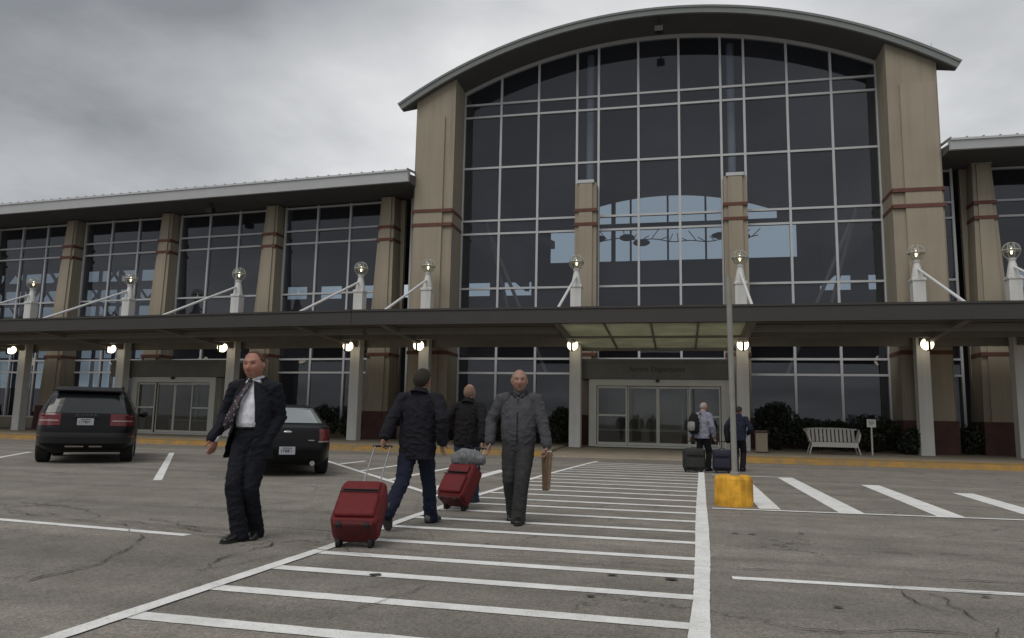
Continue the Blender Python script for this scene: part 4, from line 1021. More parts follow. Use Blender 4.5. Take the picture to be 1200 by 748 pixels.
def hand(mb, wrist, d, tdir, curl=.5, scale=1.0, spread=1.0):
    """palm + five fingers; d: along the hand, tdir: towards the thumb side; fingers curl towards d x tdir"""
    W = Vector(wrist); d = Vector(d).normalized(); s = Vector(tdir); s = (s - d * s.dot(d)).normalized(); pn = d.cross(s)
    k = scale
    mb.tube([W - d * .02, W + d * .02 * k, W + d * .06 * k, W + d * .092 * k], [(.028 * k, .021 * k), (.033 * k, .021 * k), (.042 * k, .019 * k), (.040 * k, .015 * k)], 14, side=s)
    for off, L, ph in ((.031, .072, .0), (.0105, .082, .06), (-.0105, .076, .1), (-.031, .060, .15)):
        p = W + d * (.088 - abs(off) * .22) * k + s * off * k * spread; a = curl * (.55 + ph); q = d + s * off * 2.2 * spread * (1 - curl * .6); q.normalize(); pts = [p - q * .02]; pts.append(p)
        ang = a * .5
        for seg in (.42, .32, .26):
            dd = q * math.cos(ang) + pn * math.sin(ang); p = p + dd * L * seg * k; pts.append(p); ang += a
        mb.tube(pts, [.0098 * k, .0095 * k, .009 * k, .0085 * k, .0075 * k], 8)
    p = W + d * .022 * k + s * .030 * k; q = (d * .62 + s * .62 + pn * .35 * (0.4 + curl)).normalized(); q2 = (d * .85 + s * .18 + pn * .5 * (0.2 + curl)).normalized()
    mb.tube([p - q * .02, p, p + q * .036 * k, p + q * .036 * k + q2 * .03 * k, p + q * .036 * k + q2 * .052 * k], [.013 * k, .0135 * k, .0115 * k, .010 * k, .0085 * k], 8)
def ik(a, b, l1, l2, hint):
    a = Vector(a); b = Vector(b); d = b - a; L = min(d.length, (l1 + l2) * .999); u = d.normalized()
    x = (l1 * l1 - l2 * l2 + L * L) / (2 * L); h = math.sqrt(max(0, l1 * l1 - x * x)); v = Vector(hint); v = (v - u * v.dot(u)).normalized()
    return a + u * x + v * h, a + u * L
def person(label, loc, rz, H, pose, skin, colors, kind, fat=1.0, vox=.0065, hi=True, hairfn=None, bodyw=1.0, seed=1):
    root = thing('person', label, 'person', loc, rz)
    k = H / 1.8; V = lambda x, y, z: Vector((x, y, z)) * k
    P = pose; J = {}
    lean = P.get('lean', .03); hz = P.get('hip', .93)
    pel = V(0, 0, hz); che = V(P.get('tw', 0) * 0, lean * 1.0, 1.30 + hz - .93); nk = V(0, lean * 1.35, 1.50 + hz - .93)
    head = V(P.get('hx', 0), lean * 1.5 + .035, 1.66 + P.get('hdz', -.004) + hz - .93)
    tw = P.get('twist', 0.0)
    sh = {}; hp = {}
    for s, n in ((-1, 'L'), (1, 'R')):
        sh[n] = V(.19 * s * bodyw * math.cos(tw), lean * 1.2 + .19 * s * math.sin(tw), 1.435 + hz - .93); hp[n] = V(.092 * s, 0, hz - .02)
    A = {}; Lg = {}
    for n in 'LR':
        s = 1 if n == 'R' else -1
        wr = Vector(P['wrist' + n]); el, wr = ik(sh[n], wr, .30 * k, .265 * k, P.get('elb' + n, (.35 * s, -1, -.1))); A[n] = (sh[n], el, wr)
        an = Vector(P['ankle' + n]); kn, an = ik(hp[n], an, .435 * k, .42 * k, (P.get('kn' + n, .08 * s), 1, 0)); Lg[n] = (hp[n], kn, an)
    Rh = Euler((P.get('nod', 0), P.get('tilt', 0), P.get('yaw', 0)), 'XYZ').to_matrix().to_4x4(); Mh = Matrix.Translation(head) @ Rh @ Matrix.Scale(k * P.get('hs', 1.07), 4); Mhi = Mh.inverted()
    # ---- body: one continuous skin
    b = MB()
    b.tube([pel + V(0, 0, -.06), pel + V(0, 0, .06), V(0, lean * .5, 1.12 + hz - .93), che, V(0, lean * 1.2, 1.42 + hz - .93), nk + V(0, -.01, -.01)], [(.15 * k, .10 * k), (.16 * k, .11 * k), (.14 * k * fat, .10 * k * fat), (.165 * k, .115 * k), (.15 * k, .085 * k), (.065 * k, .062 * k)], 18, side=(1, 0, 0))
    b.tube([nk + V(0, -.02, -.06), nk + V(0, -.005, .03), head + (Rh @ V(0, -.02, -.05))], [.066 * k * fat, .058 * k * fat, .056 * k * fat], 14)
    headmesh(b, Mh, fat, hi)
    for n in 'LR':
        s_, e, w2 = A[n]; b.tube([s_ + (e - s_) * .02, s_ + (e - s_) * .5, e, e + (w2 - e) * .4, w2], [.05 * k, .045 * k, .038 * k, .036 * k, .026 * k], 12)
        h_, kn, an = Lg[n]; b.tube([h_, h_ + (kn - h_) * .5, kn, kn + (an - kn) * .35, an], [.085 * k, .07 * k, .052 * k, .050 * k, .034 * k], 12)
        fd = Vector(P.get('toe' + n, (0, 1, -.25))).normalized(); b.tube([an + V(0, 0, -.02), an + fd * .06 * k + V(0, 0, -.035), an + fd * .085 * k + V(0, 0, -.05)], [(.026 * k, .026 * k), (.022 * k, .016 * k), (.018 * k, .010 * k)], 10)
        fa = (w2 - e).normalized(); hd = Vector(P.get('hdir' + n, fa)); hand(b, w2 + fa * .01, hd, P.get('thumb' + n, (0, 1, 0)), P.get('curl' + n, .55), k * 1.02)
    me = voxel(b, vox, 2, .35)
    hair_c = colors.get('hair', (.2, .17, .15))
    def skincol(c):
        q = Mhi @ c; x, y, z = q; col = Vector(skin)
        if abs(x) < .12 and -.16 < z < .16 and y > 0.02:
            col = col.lerp(Vector(skin) * .45 + Vector((.03, 0, 0)), .75 * gs(x, .024) * gs(z + .066, .007))
            eye = (gs(x - .032, .016) + gs(x + .032, .016)) * gs(z - .012, .0075); col = col.lerp(Vector((.05, .035, .03)), min(1, .95 * eye))
            brow = (gs(x - .034, .02) + gs(x + .034, .02)) * gs(z - .036, .006); col = col.lerp(Vector(hair_c) * .7, min(.85, .85 * brow))
            col = col.lerp(Vector((skin[0] * 1.05, skin[1] * .72, skin[2] * .7)), .5 * ((gs(x - .045, .025) + gs(x + .045, .025)) * gs(z + .025, .03) + gs(x, .014) * gs(z + .03, .018)))
            if P.get('smile'):
                mo = gs(x, .022) * gs(z + .064 - 6 * x * x, .0045); col = col.lerp(Vector((.50, .44, .40)), min(1, .7 * mo)); col = col.lerp(Vector((.12, .04, .035)), .5 * gs(x, .026) * gs(z + .071 - 6 * x * x, .004))
        return col
    colour(me, skincol); link('body', me, SKINM, root)
    # ---- hair: shell of the head above the hair line
    hm = MB()
    if hairfn:
        h2 = MB(); n, m = (64, 48) if hi else (28, 20); ok = {}
        for j in range(m + 1):
            ph = -PI / 2 + PI * j / m
            for i in range(n):
                t = 2 * PI * i / n; d = Vector((math.cos(ph) * math.cos(t), math.cos(ph) * math.sin(t), math.sin(ph))); p = headpoint(d, fat); th = hairfn(p)
                if th > 0: ok[(j, i)] = (Mh @ (p * 1.0 + d * (th + .0035 * noise.noise(p * 90))), Mh @ (p * .93))
        idx = {}; vs = []
        for kk, (a_, b_) in ok.items(): idx[kk] = len(vs); vs += [a_, b_]
        fs = []
        for j in range(m):
            for i in range(n):
                q = [(j, i), (j, (i + 1) % n), (j + 1, (i + 1) % n), (j + 1, i)]
                if all(t in idx for t in q):
                    ii = [idx[t] for t in q]; fs.append(tuple(ii)); fs.append(tuple(t + 1 for t in ii[::-1]))
        # close the rim
        ed = {}
        for f in fs[::2]:
            for a_, b_ in zip(f, f[1:] + f[:1]): ed[(a_, b_)] = 1
        for (a_, b_) in list(ed):
            if (b_, a_) not in ed: fs.append((b_, a_, a_ + 1, b_ + 1))
        h2.add(vs, fs); mh = h2.mesh('hair'); 
        link('hair', mh, solid('hair', hair_c, .7, .45, 130, bump=.6, bscale=200, spec=.3), root, smooth=True)
    # ---- clothes
    def folds(c, n):
        amp = .0065 if vox < .009 else .008
        d = amp * noise.noise(c * 9 + Vector((seed, 0, 0))) + amp * .5 * noise.noise(c * 22 + Vector((0, seed, 0)))
        for n_ in 'LR':
            for (p0, j, p1) in (A[n_], Lg[n_]):
                for pt, wd, am in ((j, .10 * k, .0042), (p1, .11 * k, .0035)):
                    q = c - pt; L = q.length
                    if L < wd * 2.2: ax = (p1 - p0).normalized(); d += am * gs(L, wd) * math.sin(q.dot(ax) * 62 + 5 * noise.noise(c * 9 + Vector((seed, 3, 1))))
        q = c - pel
        if q.z < .25: d += .003 * gs(q.length, .2) * math.sin((q.z + abs(q.x) * .8) * 60 + 4 * noise.noise(c * 8))
        r1 = 1 - abs(noise.noise(Vector((c.x * 7 + seed, c.y * 7, c.z * 13 + c.x * 5)))); r2 = 1 - abs(noise.noise(Vector((c.x * 13 - c.z * 8, c.y * 13 + seed, c.z * 17))))
        d += .0075 * max(0, r1 - .72) / .28 + .0035 * max(0, r2 - .7) / .3
        return d * P.get('fold', 1.0)
    tv = vox * 1.25
    t = MB(); tr = P.get('trouser', 1.0)
    t.tube([pel + V(0, 0, -.09), pel + V(0, 0, 0), pel + V(0, .0, .09), pel + V(0, .0, .13)], [(.155 * k, .105 * k), (.172 * k, .125 * k), (.165 * k * fat, .122 * k * fat), (.162 * k * fat, .12 * k * fat)], 18, side=(1, 0, 0))
    for n in 'LR':
        h_, kn, an = Lg[n]; fa = (an - kn).normalized(); end = an + fa * .062 * k
        t.tube([h_ + V(0, 0, .0), h_ + (kn - h_) * .35, kn, kn + (end - kn) * .4, kn + (end - kn) * .8, end], [.102 * k, .096 * k * tr, .078 * k * tr, .074 * k * tr, .074 * k * tr, .079 * k * tr], 16, cap=True)
    me = voxel(t, tv, 4); displace(me, folds); link('trousers', me, colors['trousers'], root)
    for n in 'LR':     # shoes
        an = Lg[n][2]; fd = Vector(P.get('toe' + n, (0, 1, -.02))).normalized(); upv = Vector(P.get('up' + n, (0, 0, 1))); sd = fd.cross(upv).normalized(); up = sd.cross(fd)
        hgt = P.get('heel' + n, .085) * k
        base = an - up * hgt
        mb = MB(); pts = [base - fd * .075 * k + up * .04 * k, base - fd * .03 * k + up * .05 * k, base + fd * .05 * k + up * .045 * k, base + fd * .12 * k + up * .034 * k, base + fd * .185 * k + up * .026 * k]
        mb.tube(pts, [(.034 * k, .04 * k), (.040 * k, .05 * k), (.045 * k, .045 * k), (.050 * k, .034 * k), (.040 * k, .025 * k)], 14, side=sd)
        mb.tube([an + up * .03 * k, base + up * .05 * k], [.042 * k, .045 * k], 12)
        me = voxel(mb, min(vox, .007), 2, .4)
        for v in me.vertices:
            q = (v.co - base).dot(up)
            if q < .012 * k: v.co += up * (.012 * k - q)
        sh_o = link('shoe', me, colors['shoe'], root)
        sb = MB(); ns = 12; cs = [(-.085, .028), (-.07, .040), (0, .043), (.07, .047), (.13, .052), (.18, .046), (.212, .024)]
        ring = [base + fd * a_ * k + sd * w_ * k for a_, w_ in cs] + [base + fd * a_ * k - sd * w_ * k for a_, w_ in cs[::-1]]
        sb.add(ring + [p + up * .020 * k for p in ring], [tuple(range(len(ring)))[::-1], tuple(range(len(ring), 2 * len(ring)))] + [(i, (i + 1) % len(ring), len(ring) + (i + 1) % len(ring), len(ring) + i) for i in range(len(ring))])
        obj('sole', sb, colors.get('sole', BLACKM), sh_o)
    J.update(pel=pel, che=che, nk=nk, head=head, sh=sh, A=A, Lg=Lg, k=k, Mh=Mh, folds=folds, lean=lean, hz=hz, root=root, V=V, tv=tv)
    return root, J
def hem(me, z):
    bm = bmesh.new(); bm.from_mesh(me); g_ = list(bm.verts) + list(bm.edges) + list(bm.faces)
    bmesh.ops.bisect_plane(bm, geom=g_, plane_co=(0, 0, z), plane_no=(0, 0, -1), clear_outer=True); 
    bm.to_mesh(me); bm.free()
def thick(o, t=.012):
    m = o.modifiers.new('thickness', 'SOLIDIFY'); m.thickness = t; m.offset = -1; return o
def sleeve(mb, J, n, r0=.07, r1=.056, r2=.047, end=-.005):
    s_, e, w2 = J['A'][n]; k = J['k']; fa = (w2 - e).normalized(); sg = 1 if n == 'R' else -1
    mb.tube([s_ + Vector((-sg * .06, 0, .004)) * k, s_, s_ + (e - s_) * .45, e, e + (w2 - e) * .5, w2 + fa * end * k], [r0 * 1.0 * k, r0 * 1.04 * k, r0 * .94 * k, r1 * k, (r1 + r2) / 2 * k, r2 * k], 16, cap=True)
def torso_pts(J, low, levels):
    """levels: (z at 1.8 m height, half width, half depth, y shift)"""
    k = J['k']; V = J['V']; dz = J['hz'] - .93; l = J['lean']
    pts = [V(0, l * max(0, (z - .93) / .37) + ys, z + dz) for (z, a, b, ys) in levels]; return pts, [(a * k, b * k) for (z, a, b, ys) in levels]

def lo(c, f): return tuple(x * f for x in c)
NAVY = cloth('navy_suit_wool', (.011, .012, .018)); NAVYT = cloth('navy_suit_trouser', (.010, .011, .016)); BLSHOE = solid('black_leather', (.012, .011, .011), .3, .1, 8, spec=.5)
SHIRT = cloth('white_shirt_cotton', (.66, .67, .72)); GREYJ = cloth('grey_jacket_cotton', (.066, .065, .073), var=.14, scale=12); GREYT = cloth('charcoal_trouser', (.038, .037, .038), scale=12)
DKJ = cloth('dark_navy_jacket', (.012, .012, .017)); DENIM = cloth('dark_denim', (.013, .017, .034), scale=40); BLKJ = cloth('black_jacket', (.010, .010, .011)); DEN2 = cloth('blue_denim', (.022, .032, .058), scale=40)
LILAC = cloth('lilac_grey_shirt', (.20, .205, .25)); BLUEJ = cloth('dark_blue_jacket', (.014, .018, .032)); SNEAK = cloth('grey_sneaker', (.12, .12, .118), var=.5, scale=18); SOLEW = solid('dark_rubber', (.045, .045, .043), .7)
DARKC = cloth('black_collar', (.02, .02, .022))
def tiemat():
    m, nt, b = newmat('patterned_tie'); tc = nt.nodes.new('ShaderNodeTexCoord'); v = nt.nodes.new('ShaderNodeTexVoronoi'); v.inputs['Scale'].default_value = 30; nt.links.new(tc.outputs['Object'], v.inputs['Vector'])
    r1 = ramp(nt, v.outputs['Distance'], [(.22, (.28, .27, .27)), (.32, (.014, .011, .018))]); n = noise_node(nt, 22, 2); r2 = ramp(nt, n.outputs['Fac'], [(.5, (0, 0, 0)), (.56, (1, 1, 1))])
    c = mixc(nt, r1.outputs['Color'], (.055, .012, .016), mixc(nt, r2.outputs['Color'], (.45, .45, .45), 1.0, 'MULTIPLY')); nt.links.new(c, b.inputs['Base Color']); b.inputs['Roughness'].default_value = .5
    return m
# -- hair shapes (p in head space)
def hair_short(p):   # full short hair
    line = .045 + .03 * (p.y > .02) if p.y > .0 else -.06 + max(0, (p.y + .05)) * 2.0
    if abs(p.x) > .055 and p.y > -.01: line = max(line, .02)
    return .015 if p.z > line else 0
def hair_receding(p):   # receding on top, short at the sides
    if p.y > .035 and p.z > .02: return .004 if p.z > .100 - .0 * p.y else 0
    line = -.055 if p.y < -.03 else -.02 + (p.y + .03) * .9
    return (.007 if p.z < .085 else .005) if p.z > line else 0
def hair_balding(p):
    if p.z > .082 and p.y > -.06: return 0
    if p.y > .018: return 0
    line = -.055 if p.y < -.03 else -.012
    return .006 if p.z > line else 0

# ---- man in the dark suit
SKR = (.34, .165, .12)
root, J = person('man in a dark suit, white shirt and patterned tie striding across the lot, hand out', (-4.16, 6.80, 0), PI - .03, 1.86,
    dict(hip=.925, lean=.0, wristR=(.325, .12, .98), wristL=(-.165, .03, .95), elbR=(.6, -1, 0), elbL=(-.45, -1, 0), ankleR=(.005, .11, .095), ankleL=(-.02, -.12, .105), toeR=(.15, 1, -.02), toeL=(-.35, 1, -.12), upL=(0, .25, 1), heelL=.095,
         thumbR=(.25, .9, .2), hdirR=(.12, .18, -1), curlR=.45, thumbL=(0, 1, 0), hdirL=(.2, .05, -1), curlL=.5, yaw=.10, nod=-.10, tilt=.04, trouser=1.0, fold=.75, smile=True, hx=.005, hs=1.16, hdz=-.012), SKR,
    dict(trousers=NAVYT, shoe=BLSHOE, hair=(.085, .045, .028)), 'suit', fat=1.08, vox=.0058, hairfn=hair_receding, bodyw=1.08, seed=2)
k = J['k']; V = J['V']
# shirt
lv = [(.99, .150, .108, .0), (1.04, .158, .124, .004), (1.10, .164, .142, .01), (1.17, .166, .144, .012), (1.30, .172, .128, .004), (1.41, .155, .098, 0), (1.475, .085, .075, -.004), (1.51, .070, .070, 0)]
pts, rr = torso_pts(J, 0, lv); s = MB(); s.tube(pts, rr, 22, side=(1, 0, 0))
me = voxel(s, .007, 4); displace(me, lambda c, n: .005 * noise.noise(c * 13) + .003 * noise.noise(c * 30)); shirt = link('shirt', me, SHIRT, root)
c = MB()
for sg in (-1, 1):   # collar leaves
    nb = V(0, .0, 1.50); c.add([nb + V(sg * .068, -.02, .045), nb + V(sg * .020, .078, .012), nb + V(sg * .052, .088, -.045), nb + V(sg * .085, .035, -.012), nb + V(sg * .066, -.02, .035), nb + V(sg * .018, .072, .006), nb + V(sg * .05, .080, -.05), nb + V(sg * .082, .03, -.018)],
       [(0, 1, 2, 3), (7, 6, 5, 4), (0, 4, 5, 1), (1, 5, 6, 2), (2, 6, 7, 3), (3, 7, 4, 0)])
    c.tube([nb + V(sg * .068, -.02, .025), nb + V(sg * .045, .04, .012), nb + V(sg * .012, .07, -.005)], [(.010 * k, .024 * k)] * 3, 8)
c.tube([nb + V(-.066, -.015, .03), nb + V(0, -.075, .04), nb + V(.066, -.015, .03)], [(.008 * k, .02 * k)] * 3, 8)
obj('collar', c, SHIRT, shirt, smooth=True)
# jacket: sleeves and an open shell
lv = [(.66, .205, .150, -.02), (.80, .205, .155, -.01), (.93, .202, .160, .0), (1.05, .198, .166, .006), (1.15, .200, .168, .008), (1.30, .212, .152, .0), (1.40, .195, .118, -.006), (1.455, .145, .090, -.012), (1.50, .092, .080, -.012)]
pts, rr = torso_pts(J, 0, lv); s = MB(); s.tube(pts, rr, 26, side=(1, 0, 0)); sleeve(s, J, 'R', .078, .066, .060, .0); sleeve(s, J, 'L', .080, .068, .060, .0)
me = voxel(s, .0072, 5); displace(me, J['folds']); hem(me, .755 * k)
bm = bmesh.new(); bm.from_mesh(me)
def xopen(z):   # jacket edges (person's right edge, left edge) at height z
    T = [(.60, .22, -.05), (.85, .185, -.085), (1.0, .130, -.112), (1.12, .105, -.122), (1.25, .085, -.108), (1.38, .062, -.072), (1.52, .045, -.045)]
    z = z / k
    for a_, b_ in zip(T, T[1:]):
        if a_[0] <= z <= b_[0]:
            t = (z - a_[0]) / (b_[0] - a_[0]); return (a_[1] + (b_[1] - a_[1]) * t) * k, (a_[2] + (b_[2] - a_[2]) * t) * k
    return (.045 * k, -.045 * k) if z > 1.5 else (.22 * k, -.09 * k)
dl = []
for f in bm.faces:
    c_ = f.calc_center_median(); hi_, lo_ = xopen(c_.z)
    if (c_.y > .045 and lo_ < c_.x < hi_) or False or (c_.z > 1.47 * k and abs(c_.x) < .105 and c_.y > -.03): dl.append(f)
bmesh.ops.delete(bm, geom=dl, context='FACES')
# the right skirt swings out as he walks
for v in bm.verts:
    z = v.co.z / k
    if z < 1.05 and v.co.x > -.05 and v.co.y > -.06:
        t = (1.05 - z) / .35; v.co.x += .075 * t * (1 if v.co.x > .05 else .4); v.co.y += .06 * t * max(0, min(1, v.co.y * 8 + .3))
bm.to_mesh(me); bm.free()
jk = link('jacket', me, NAVY, root); sm = jk.modifiers.new('thick', 'SOLIDIFY'); sm.thickness = .010; sm.offset = -1
lp = MB()
for sg, T in ((1, 0), (-1, 1)):     # lapels
    rows = []
    for z in (1.49, 1.42, 1.34, 1.26, 1.18, 1.10):
        e = xopen(z * k)[T]; wd = {1.49: .035, 1.42: .065, 1.34: .078, 1.26: .06, 1.18: .035, 1.10: .008}[z]
        def yy(x):
            t = min(.98, abs(x) / (.205 * k)); dp = .168 if z < 1.2 else .168 - (z - 1.2) * .28
            return dp * k * math.sqrt(1 - t * t) + .012
        xo = e + sg * wd * k
        rows.append((Vector((e - sg * .004, yy(e) + .004, z * k)), Vector((xo, yy(xo) + .002, z * k - .012 * k))))
    vs = [p for r2 in rows for p in r2] + [p - Vector((0, .008, 0)) for r2 in rows for p in r2]; o_ = len(rows) * 2
    fs = []
    for i in range(len(rows) - 1): q = (2 * i, 2 * i + 1, 2 * i + 3, 2 * i + 2); fs += [q, tuple(t + o_ for t in q[::-1]), (2 * i, 2 * i + 2, o_ + 2 * i + 2, o_ + 2 * i), (2 * i + 1, o_ + 2 * i + 1, o_ + 2 * i + 3, 2 * i + 3)]
    lp.add(vs, fs)
lp.tube([V(.085, .02, 1.50), V(.075, -.05, 1.525), V(0, -.088, 1.535), V(-.075, -.05, 1.525), V(-.085, .02, 1.50)], [(.012 * k, .026 * k)] * 5, 8)
obj('lapels', lp, NAVY, jk, smooth=False)
# shirt cuff
a = MB(); e, w2 = J['A']['R'][1:]; fa = (w2 - e).normalized(); a.tube([w2 - fa * .02, w2 + fa * .018], [.040 * k, .041 * k], 14); obj('cuff', a, SHIRT, shirt, smooth=True)
# tie, blown towards his right side
T = [(.0, .086, 1.500, .020), (.002, .108, 1.465, .022), (.015, .150, 1.40, .028), (.050, .190, 1.31, .034), (.080, .212, 1.22, .040), (.112, .222, 1.13, .046), (.138, .222, 1.06, .044), (.148, .218, 1.02, .006)]
vs = []; fs = []
for (x, y, z, wd) in T:
    d = Vector((.95, -.1, .35)).normalized(); c0 = V(x, y, z); ww = d * wd * k
    vs += [c0 - ww, c0 + ww, c0 + ww + Vector((0, -.010, 0)), c0 - ww + Vector((0, -.010, 0))]
for i in range(len(T) - 1):
    for q in range(4): fs.append((i * 4 + q, i * 4 + (q + 1) % 4, i * 4 + 4 + (q + 1) % 4, i * 4 + 4 + q))
fs += [(0, 1, 2, 3), tuple(range(4 * len(T) - 4, 4 * len(T)))[::-1]]
tm = MB(); tm.add(vs, fs); tm.ball(V(0, .092, 1.492), (.024 * k, .016 * k, .022 * k), 12, 8); obj('tie', tm, tiemat(), root, smooth=True)
a = MB(); a.tube([V(-.170, 0, 1.045), V(-.115, .115, 1.04), V(0, .146, 1.04), V(.115, .115, 1.04), V(.170, 0, 1.045)], [(.006 * k, .019 * k)] * 5, 8); obj('belt', a, BLSHOE, root)

# ---- man in the grey jacket
SKG = (.30, .175, .13)
root, J = person('man in a grey zipped jacket and grey trousers walking this way with a brown folder', (-1.93, 9.02, 0), PI + .10, 1.83,
    dict(hip=.93, lean=.0, wristR=(.335, .10, .94), wristL=(-.355, .10, .90), elbR=(.8, -.8, 0), elbL=(-.8, -.8, 0), ankleR=(.07, -.20, .12), ankleL=(-.03, .17, .093), toeR=(.12, 1, -.22), upR=(0, .2, 1), toeL=(-.08, 1, .02), thumbR=(-.3, .9, .2), hdirR=(.05, .2, -1), curlR=.6,
         thumbL=(0, 1, .1), hdirL=(.05, .1, -1), curlL=1.15, yaw=.16, nod=-.06, trouser=1.12, hs=1.12, fold=.55), SKG, dict(trousers=GREYT, shoe=BLSHOE, hair=(.22, .20, .18)), 'grey', fat=1.05, vox=.0062, hairfn=hair_balding, bodyw=1.10, seed=5)
k = J['k']; V = J['V']
lv = [(.90, .180, .138, .0), (.915, .186, .142, .0), (.95, .198, .152, .004), (1.0, .212, .165, .008), (1.10, .212, .172, .012), (1.22, .214, .165, .006), (1.32, .218, .150, .0), (1.41, .192, .115, -.005), (1.46, .142, .092, -.008), (1.50, .088, .084, -.006)]
pts, rr = torso_pts(J, 0, lv); s = MB(); s.tube(pts, rr, 26, side=(1, 0, 0)); sleeve(s, J, 'R', .078, .070, .060, -.01); sleeve(s, J, 'L', .078, .070, .060, -.01)
me = voxel(s, .0075, 4); displace(me, lambda c, n: 1.5 * J['folds'](c, n) + .003 * math.sin(c.z * 55 + 6 * noise.noise(c * 5)) * gs(c.z - 1.0, .12)); jk = link('jacket', me, GREYJ, root)
a = MB(); pts, rr = torso_pts(J, 0, [(.875, .176, .134, 0), (.89, .178, .136, 0), (.925, .180, .138, 0), (.935, .178, .136, 0)]); a.tube(pts, rr, 28, side=(1, 0, 0), cap=False); obj('waistband', a, GREYJ, jk, smooth=True)
a = MB()
for sg in (-1, 1): a.tube([V(0, -.075, 1.535), V(sg * .07, -.03, 1.53), V(sg * .082, .03, 1.50), V(sg * .035, .092, 1.455)], [(.010 * k, .028 * k)] * 3 + [(.010 * k, .012 * k)], 10)
obj('collar', a, DARKC, jk, smooth=True)
a = MB(); prev = None
for z in lin(.90, 1.44, 16):
    dp = .172 if z < 1.2 else .172 - (z - 1.2) * .30; p = V(.0, min(dp, .135 + (z - .88) * .45) + .012, z)
    if prev is not None: a.bar(prev, p, .006, 6)
    prev = p
obj('zip', a, DARKC, jk)
for n in 'LR':
    a = MB(); e, w2 = J['A'][n][1:]; fa = (w2 - e).normalized(); a.tube([w2 - fa * .05, w2 - fa * .005], [.046 * k, .044 * k], 14); obj('cuff', a, GREYJ, jk, smooth=True)
a = MB(); a.tube([V(-.06, .02, 1.515), V(0, .085, 1.47), V(.06, .02, 1.515)], [(.01, .03)] * 3, 8); obj('undershirt', a, DARKC, root, smooth=True)
# folder in his left hand
hw = Matrix.Translation(root.location) @ Matrix.Rotation(PI + .10, 4, 'Z') @ J['A']['L'][2].to_4d()
hw = (Matrix.Translation(root.location) @ Matrix.Rotation(PI + .10, 4, 'Z')) @ J['A']['L'][2]
fo = thing('folder', 'brown leather folder hanging from the hand of the man in grey', 'folder', (hw.x, hw.y, hw.z - .10), 0)
fo.rotation_euler = (.05, .12, PI * .5 + .52)
LEA = solid('brown_leather', (.15, .10, .062), .55, .2, 14, bump=.2, bscale=120)
a = MB(); a.hexa([(-.10, -.016, -.42), (.10, -.016, -.42), (.10, .016, -.42), (-.10, .016, -.42)], [(-.16, -.02, .02), (.15, -.02, .02), (.15, .02, .02), (-.16, .02, .02)]); obj('cover', a, LEA, fo, bevel=.012)
a = MB(); a.box(-.14, .13, -.011, .011, -.1, .030); obj('papers', a, WHT, fo)
a = MB(); a.box(-.15, .14, -.0225, -.0195, -.03, -.015); obj('edge_trim', a, solid('dark_leather', (.05, .03, .02), .5), fo)

# ---- man pulling the red suitcase, seen from behind
root, J = person('man in a dark jacket and jeans walking away, pulling a red suitcase', (-2.95, 8.26, 0), -.06, 1.80,
    dict(hip=.915, lean=.035, wristL=(-.265, -.40, .925), wristR=(.31, -.02, .95), elbL=(-.7, -.9, 0), elbR=(.6, -.9, 0), ankleR=(.06, .32, .10), ankleL=(-.085, -.50, .235), knL=-.06, toeR=(.15, 1, .0), toeL=(-.05, .42, -.9), upL=(0, .9, .42), heelL=.085,
         thumbL=(.3, .9, 0), hdirL=(0, -.15, -1), curlL=1.2, curlR=.6, yaw=-.06, nod=-.02, trouser=1.02, hs=1.10), (.30, .16, .11), dict(trousers=DENIM, shoe=SNEAK, sole=SOLEW, hair=(.022, .016, .013)), 'jk', fat=1.04, vox=.0065, hairfn=hair_short, bodyw=1.12, seed=9)
k = J['k']; V = J['V']
lv = [(.66, .200, .150, -.01), (.78, .208, .160, -.005), (.90, .212, .166, .0), (1.05, .214, .168, .0), (1.18, .220, .165, .0), (1.32, .228, .150, -.004), (1.41, .198, .118, -.008), (1.46, .150, .095, -.012), (1.515, .090, .088, -.010)]
pts, rr = torso_pts(J, 0, lv); s = MB(); s.tube(pts, rr, 26, side=(1, 0, 0)); sleeve(s, J, 'R', .080, .070, .060, .0); sleeve(s, J, 'L', .080, .070, .060, .0)
me = voxel(s, .0078, 4); displace(me, lambda c, n: 1.3 * J['folds'](c, n)); hem(me, .745 * k); jk = thick(link('jacket', me, DKJ, root))
a = MB(); a.tube([V(.085, .02, 1.505), V(.07, -.05, 1.52), V(0, -.082, 1.53), V(-.07, -.05, 1.52), V(-.085, .02, 1.505)], [(.012 * k, .030 * k)] * 5, 10); obj('collar', a, DKJ, jk, smooth=True)
HL1 = (Matrix.Translation(root.location) @ Matrix.Rotation(-.06, 4, 'Z')) @ (J['A']['L'][2] + Vector((0, -.015, -.085)))

# ---- woman pulling the second red suitcase
root, J = person('bald-headed person in a black jacket walking away between the two nearest men', (-3.04, 10.62, 0), -.02, 1.74,
    dict(hip=.925, lean=.03, wristR=(.285, -.20, .92), wristL=(-.28, .06, .95), elbR=(.7, -.9, 0), elbL=(-.6, -.9, 0), ankleR=(.06, .22, .095), ankleL=(-.07, -.26, .15), toeL=(0, 1, -.45), upL=(0, .42, .9), thumbR=(-.3, .9, 0), hdirR=(0, -.2, -1), curlR=1.2, yaw=-.12, trouser=.98), (.32, .175, .125),
    dict(trousers=DEN2, shoe=BLSHOE, hair=(.20, .13, .09)), 'w', fat=1.0, vox=.0075, hairfn=hair_balding, bodyw=1.02, seed=12)
k = J['k']; V = J['V']
lv = [(.78, .188, .142, 0), (.92, .195, .15, 0), (1.05, .195, .152, 0), (1.18, .198, .148, 0), (1.32, .205, .135, -.004), (1.41, .195, .110, -.008), (1.46, .14, .09, -.012), (1.52, .085, .085, -.010)]
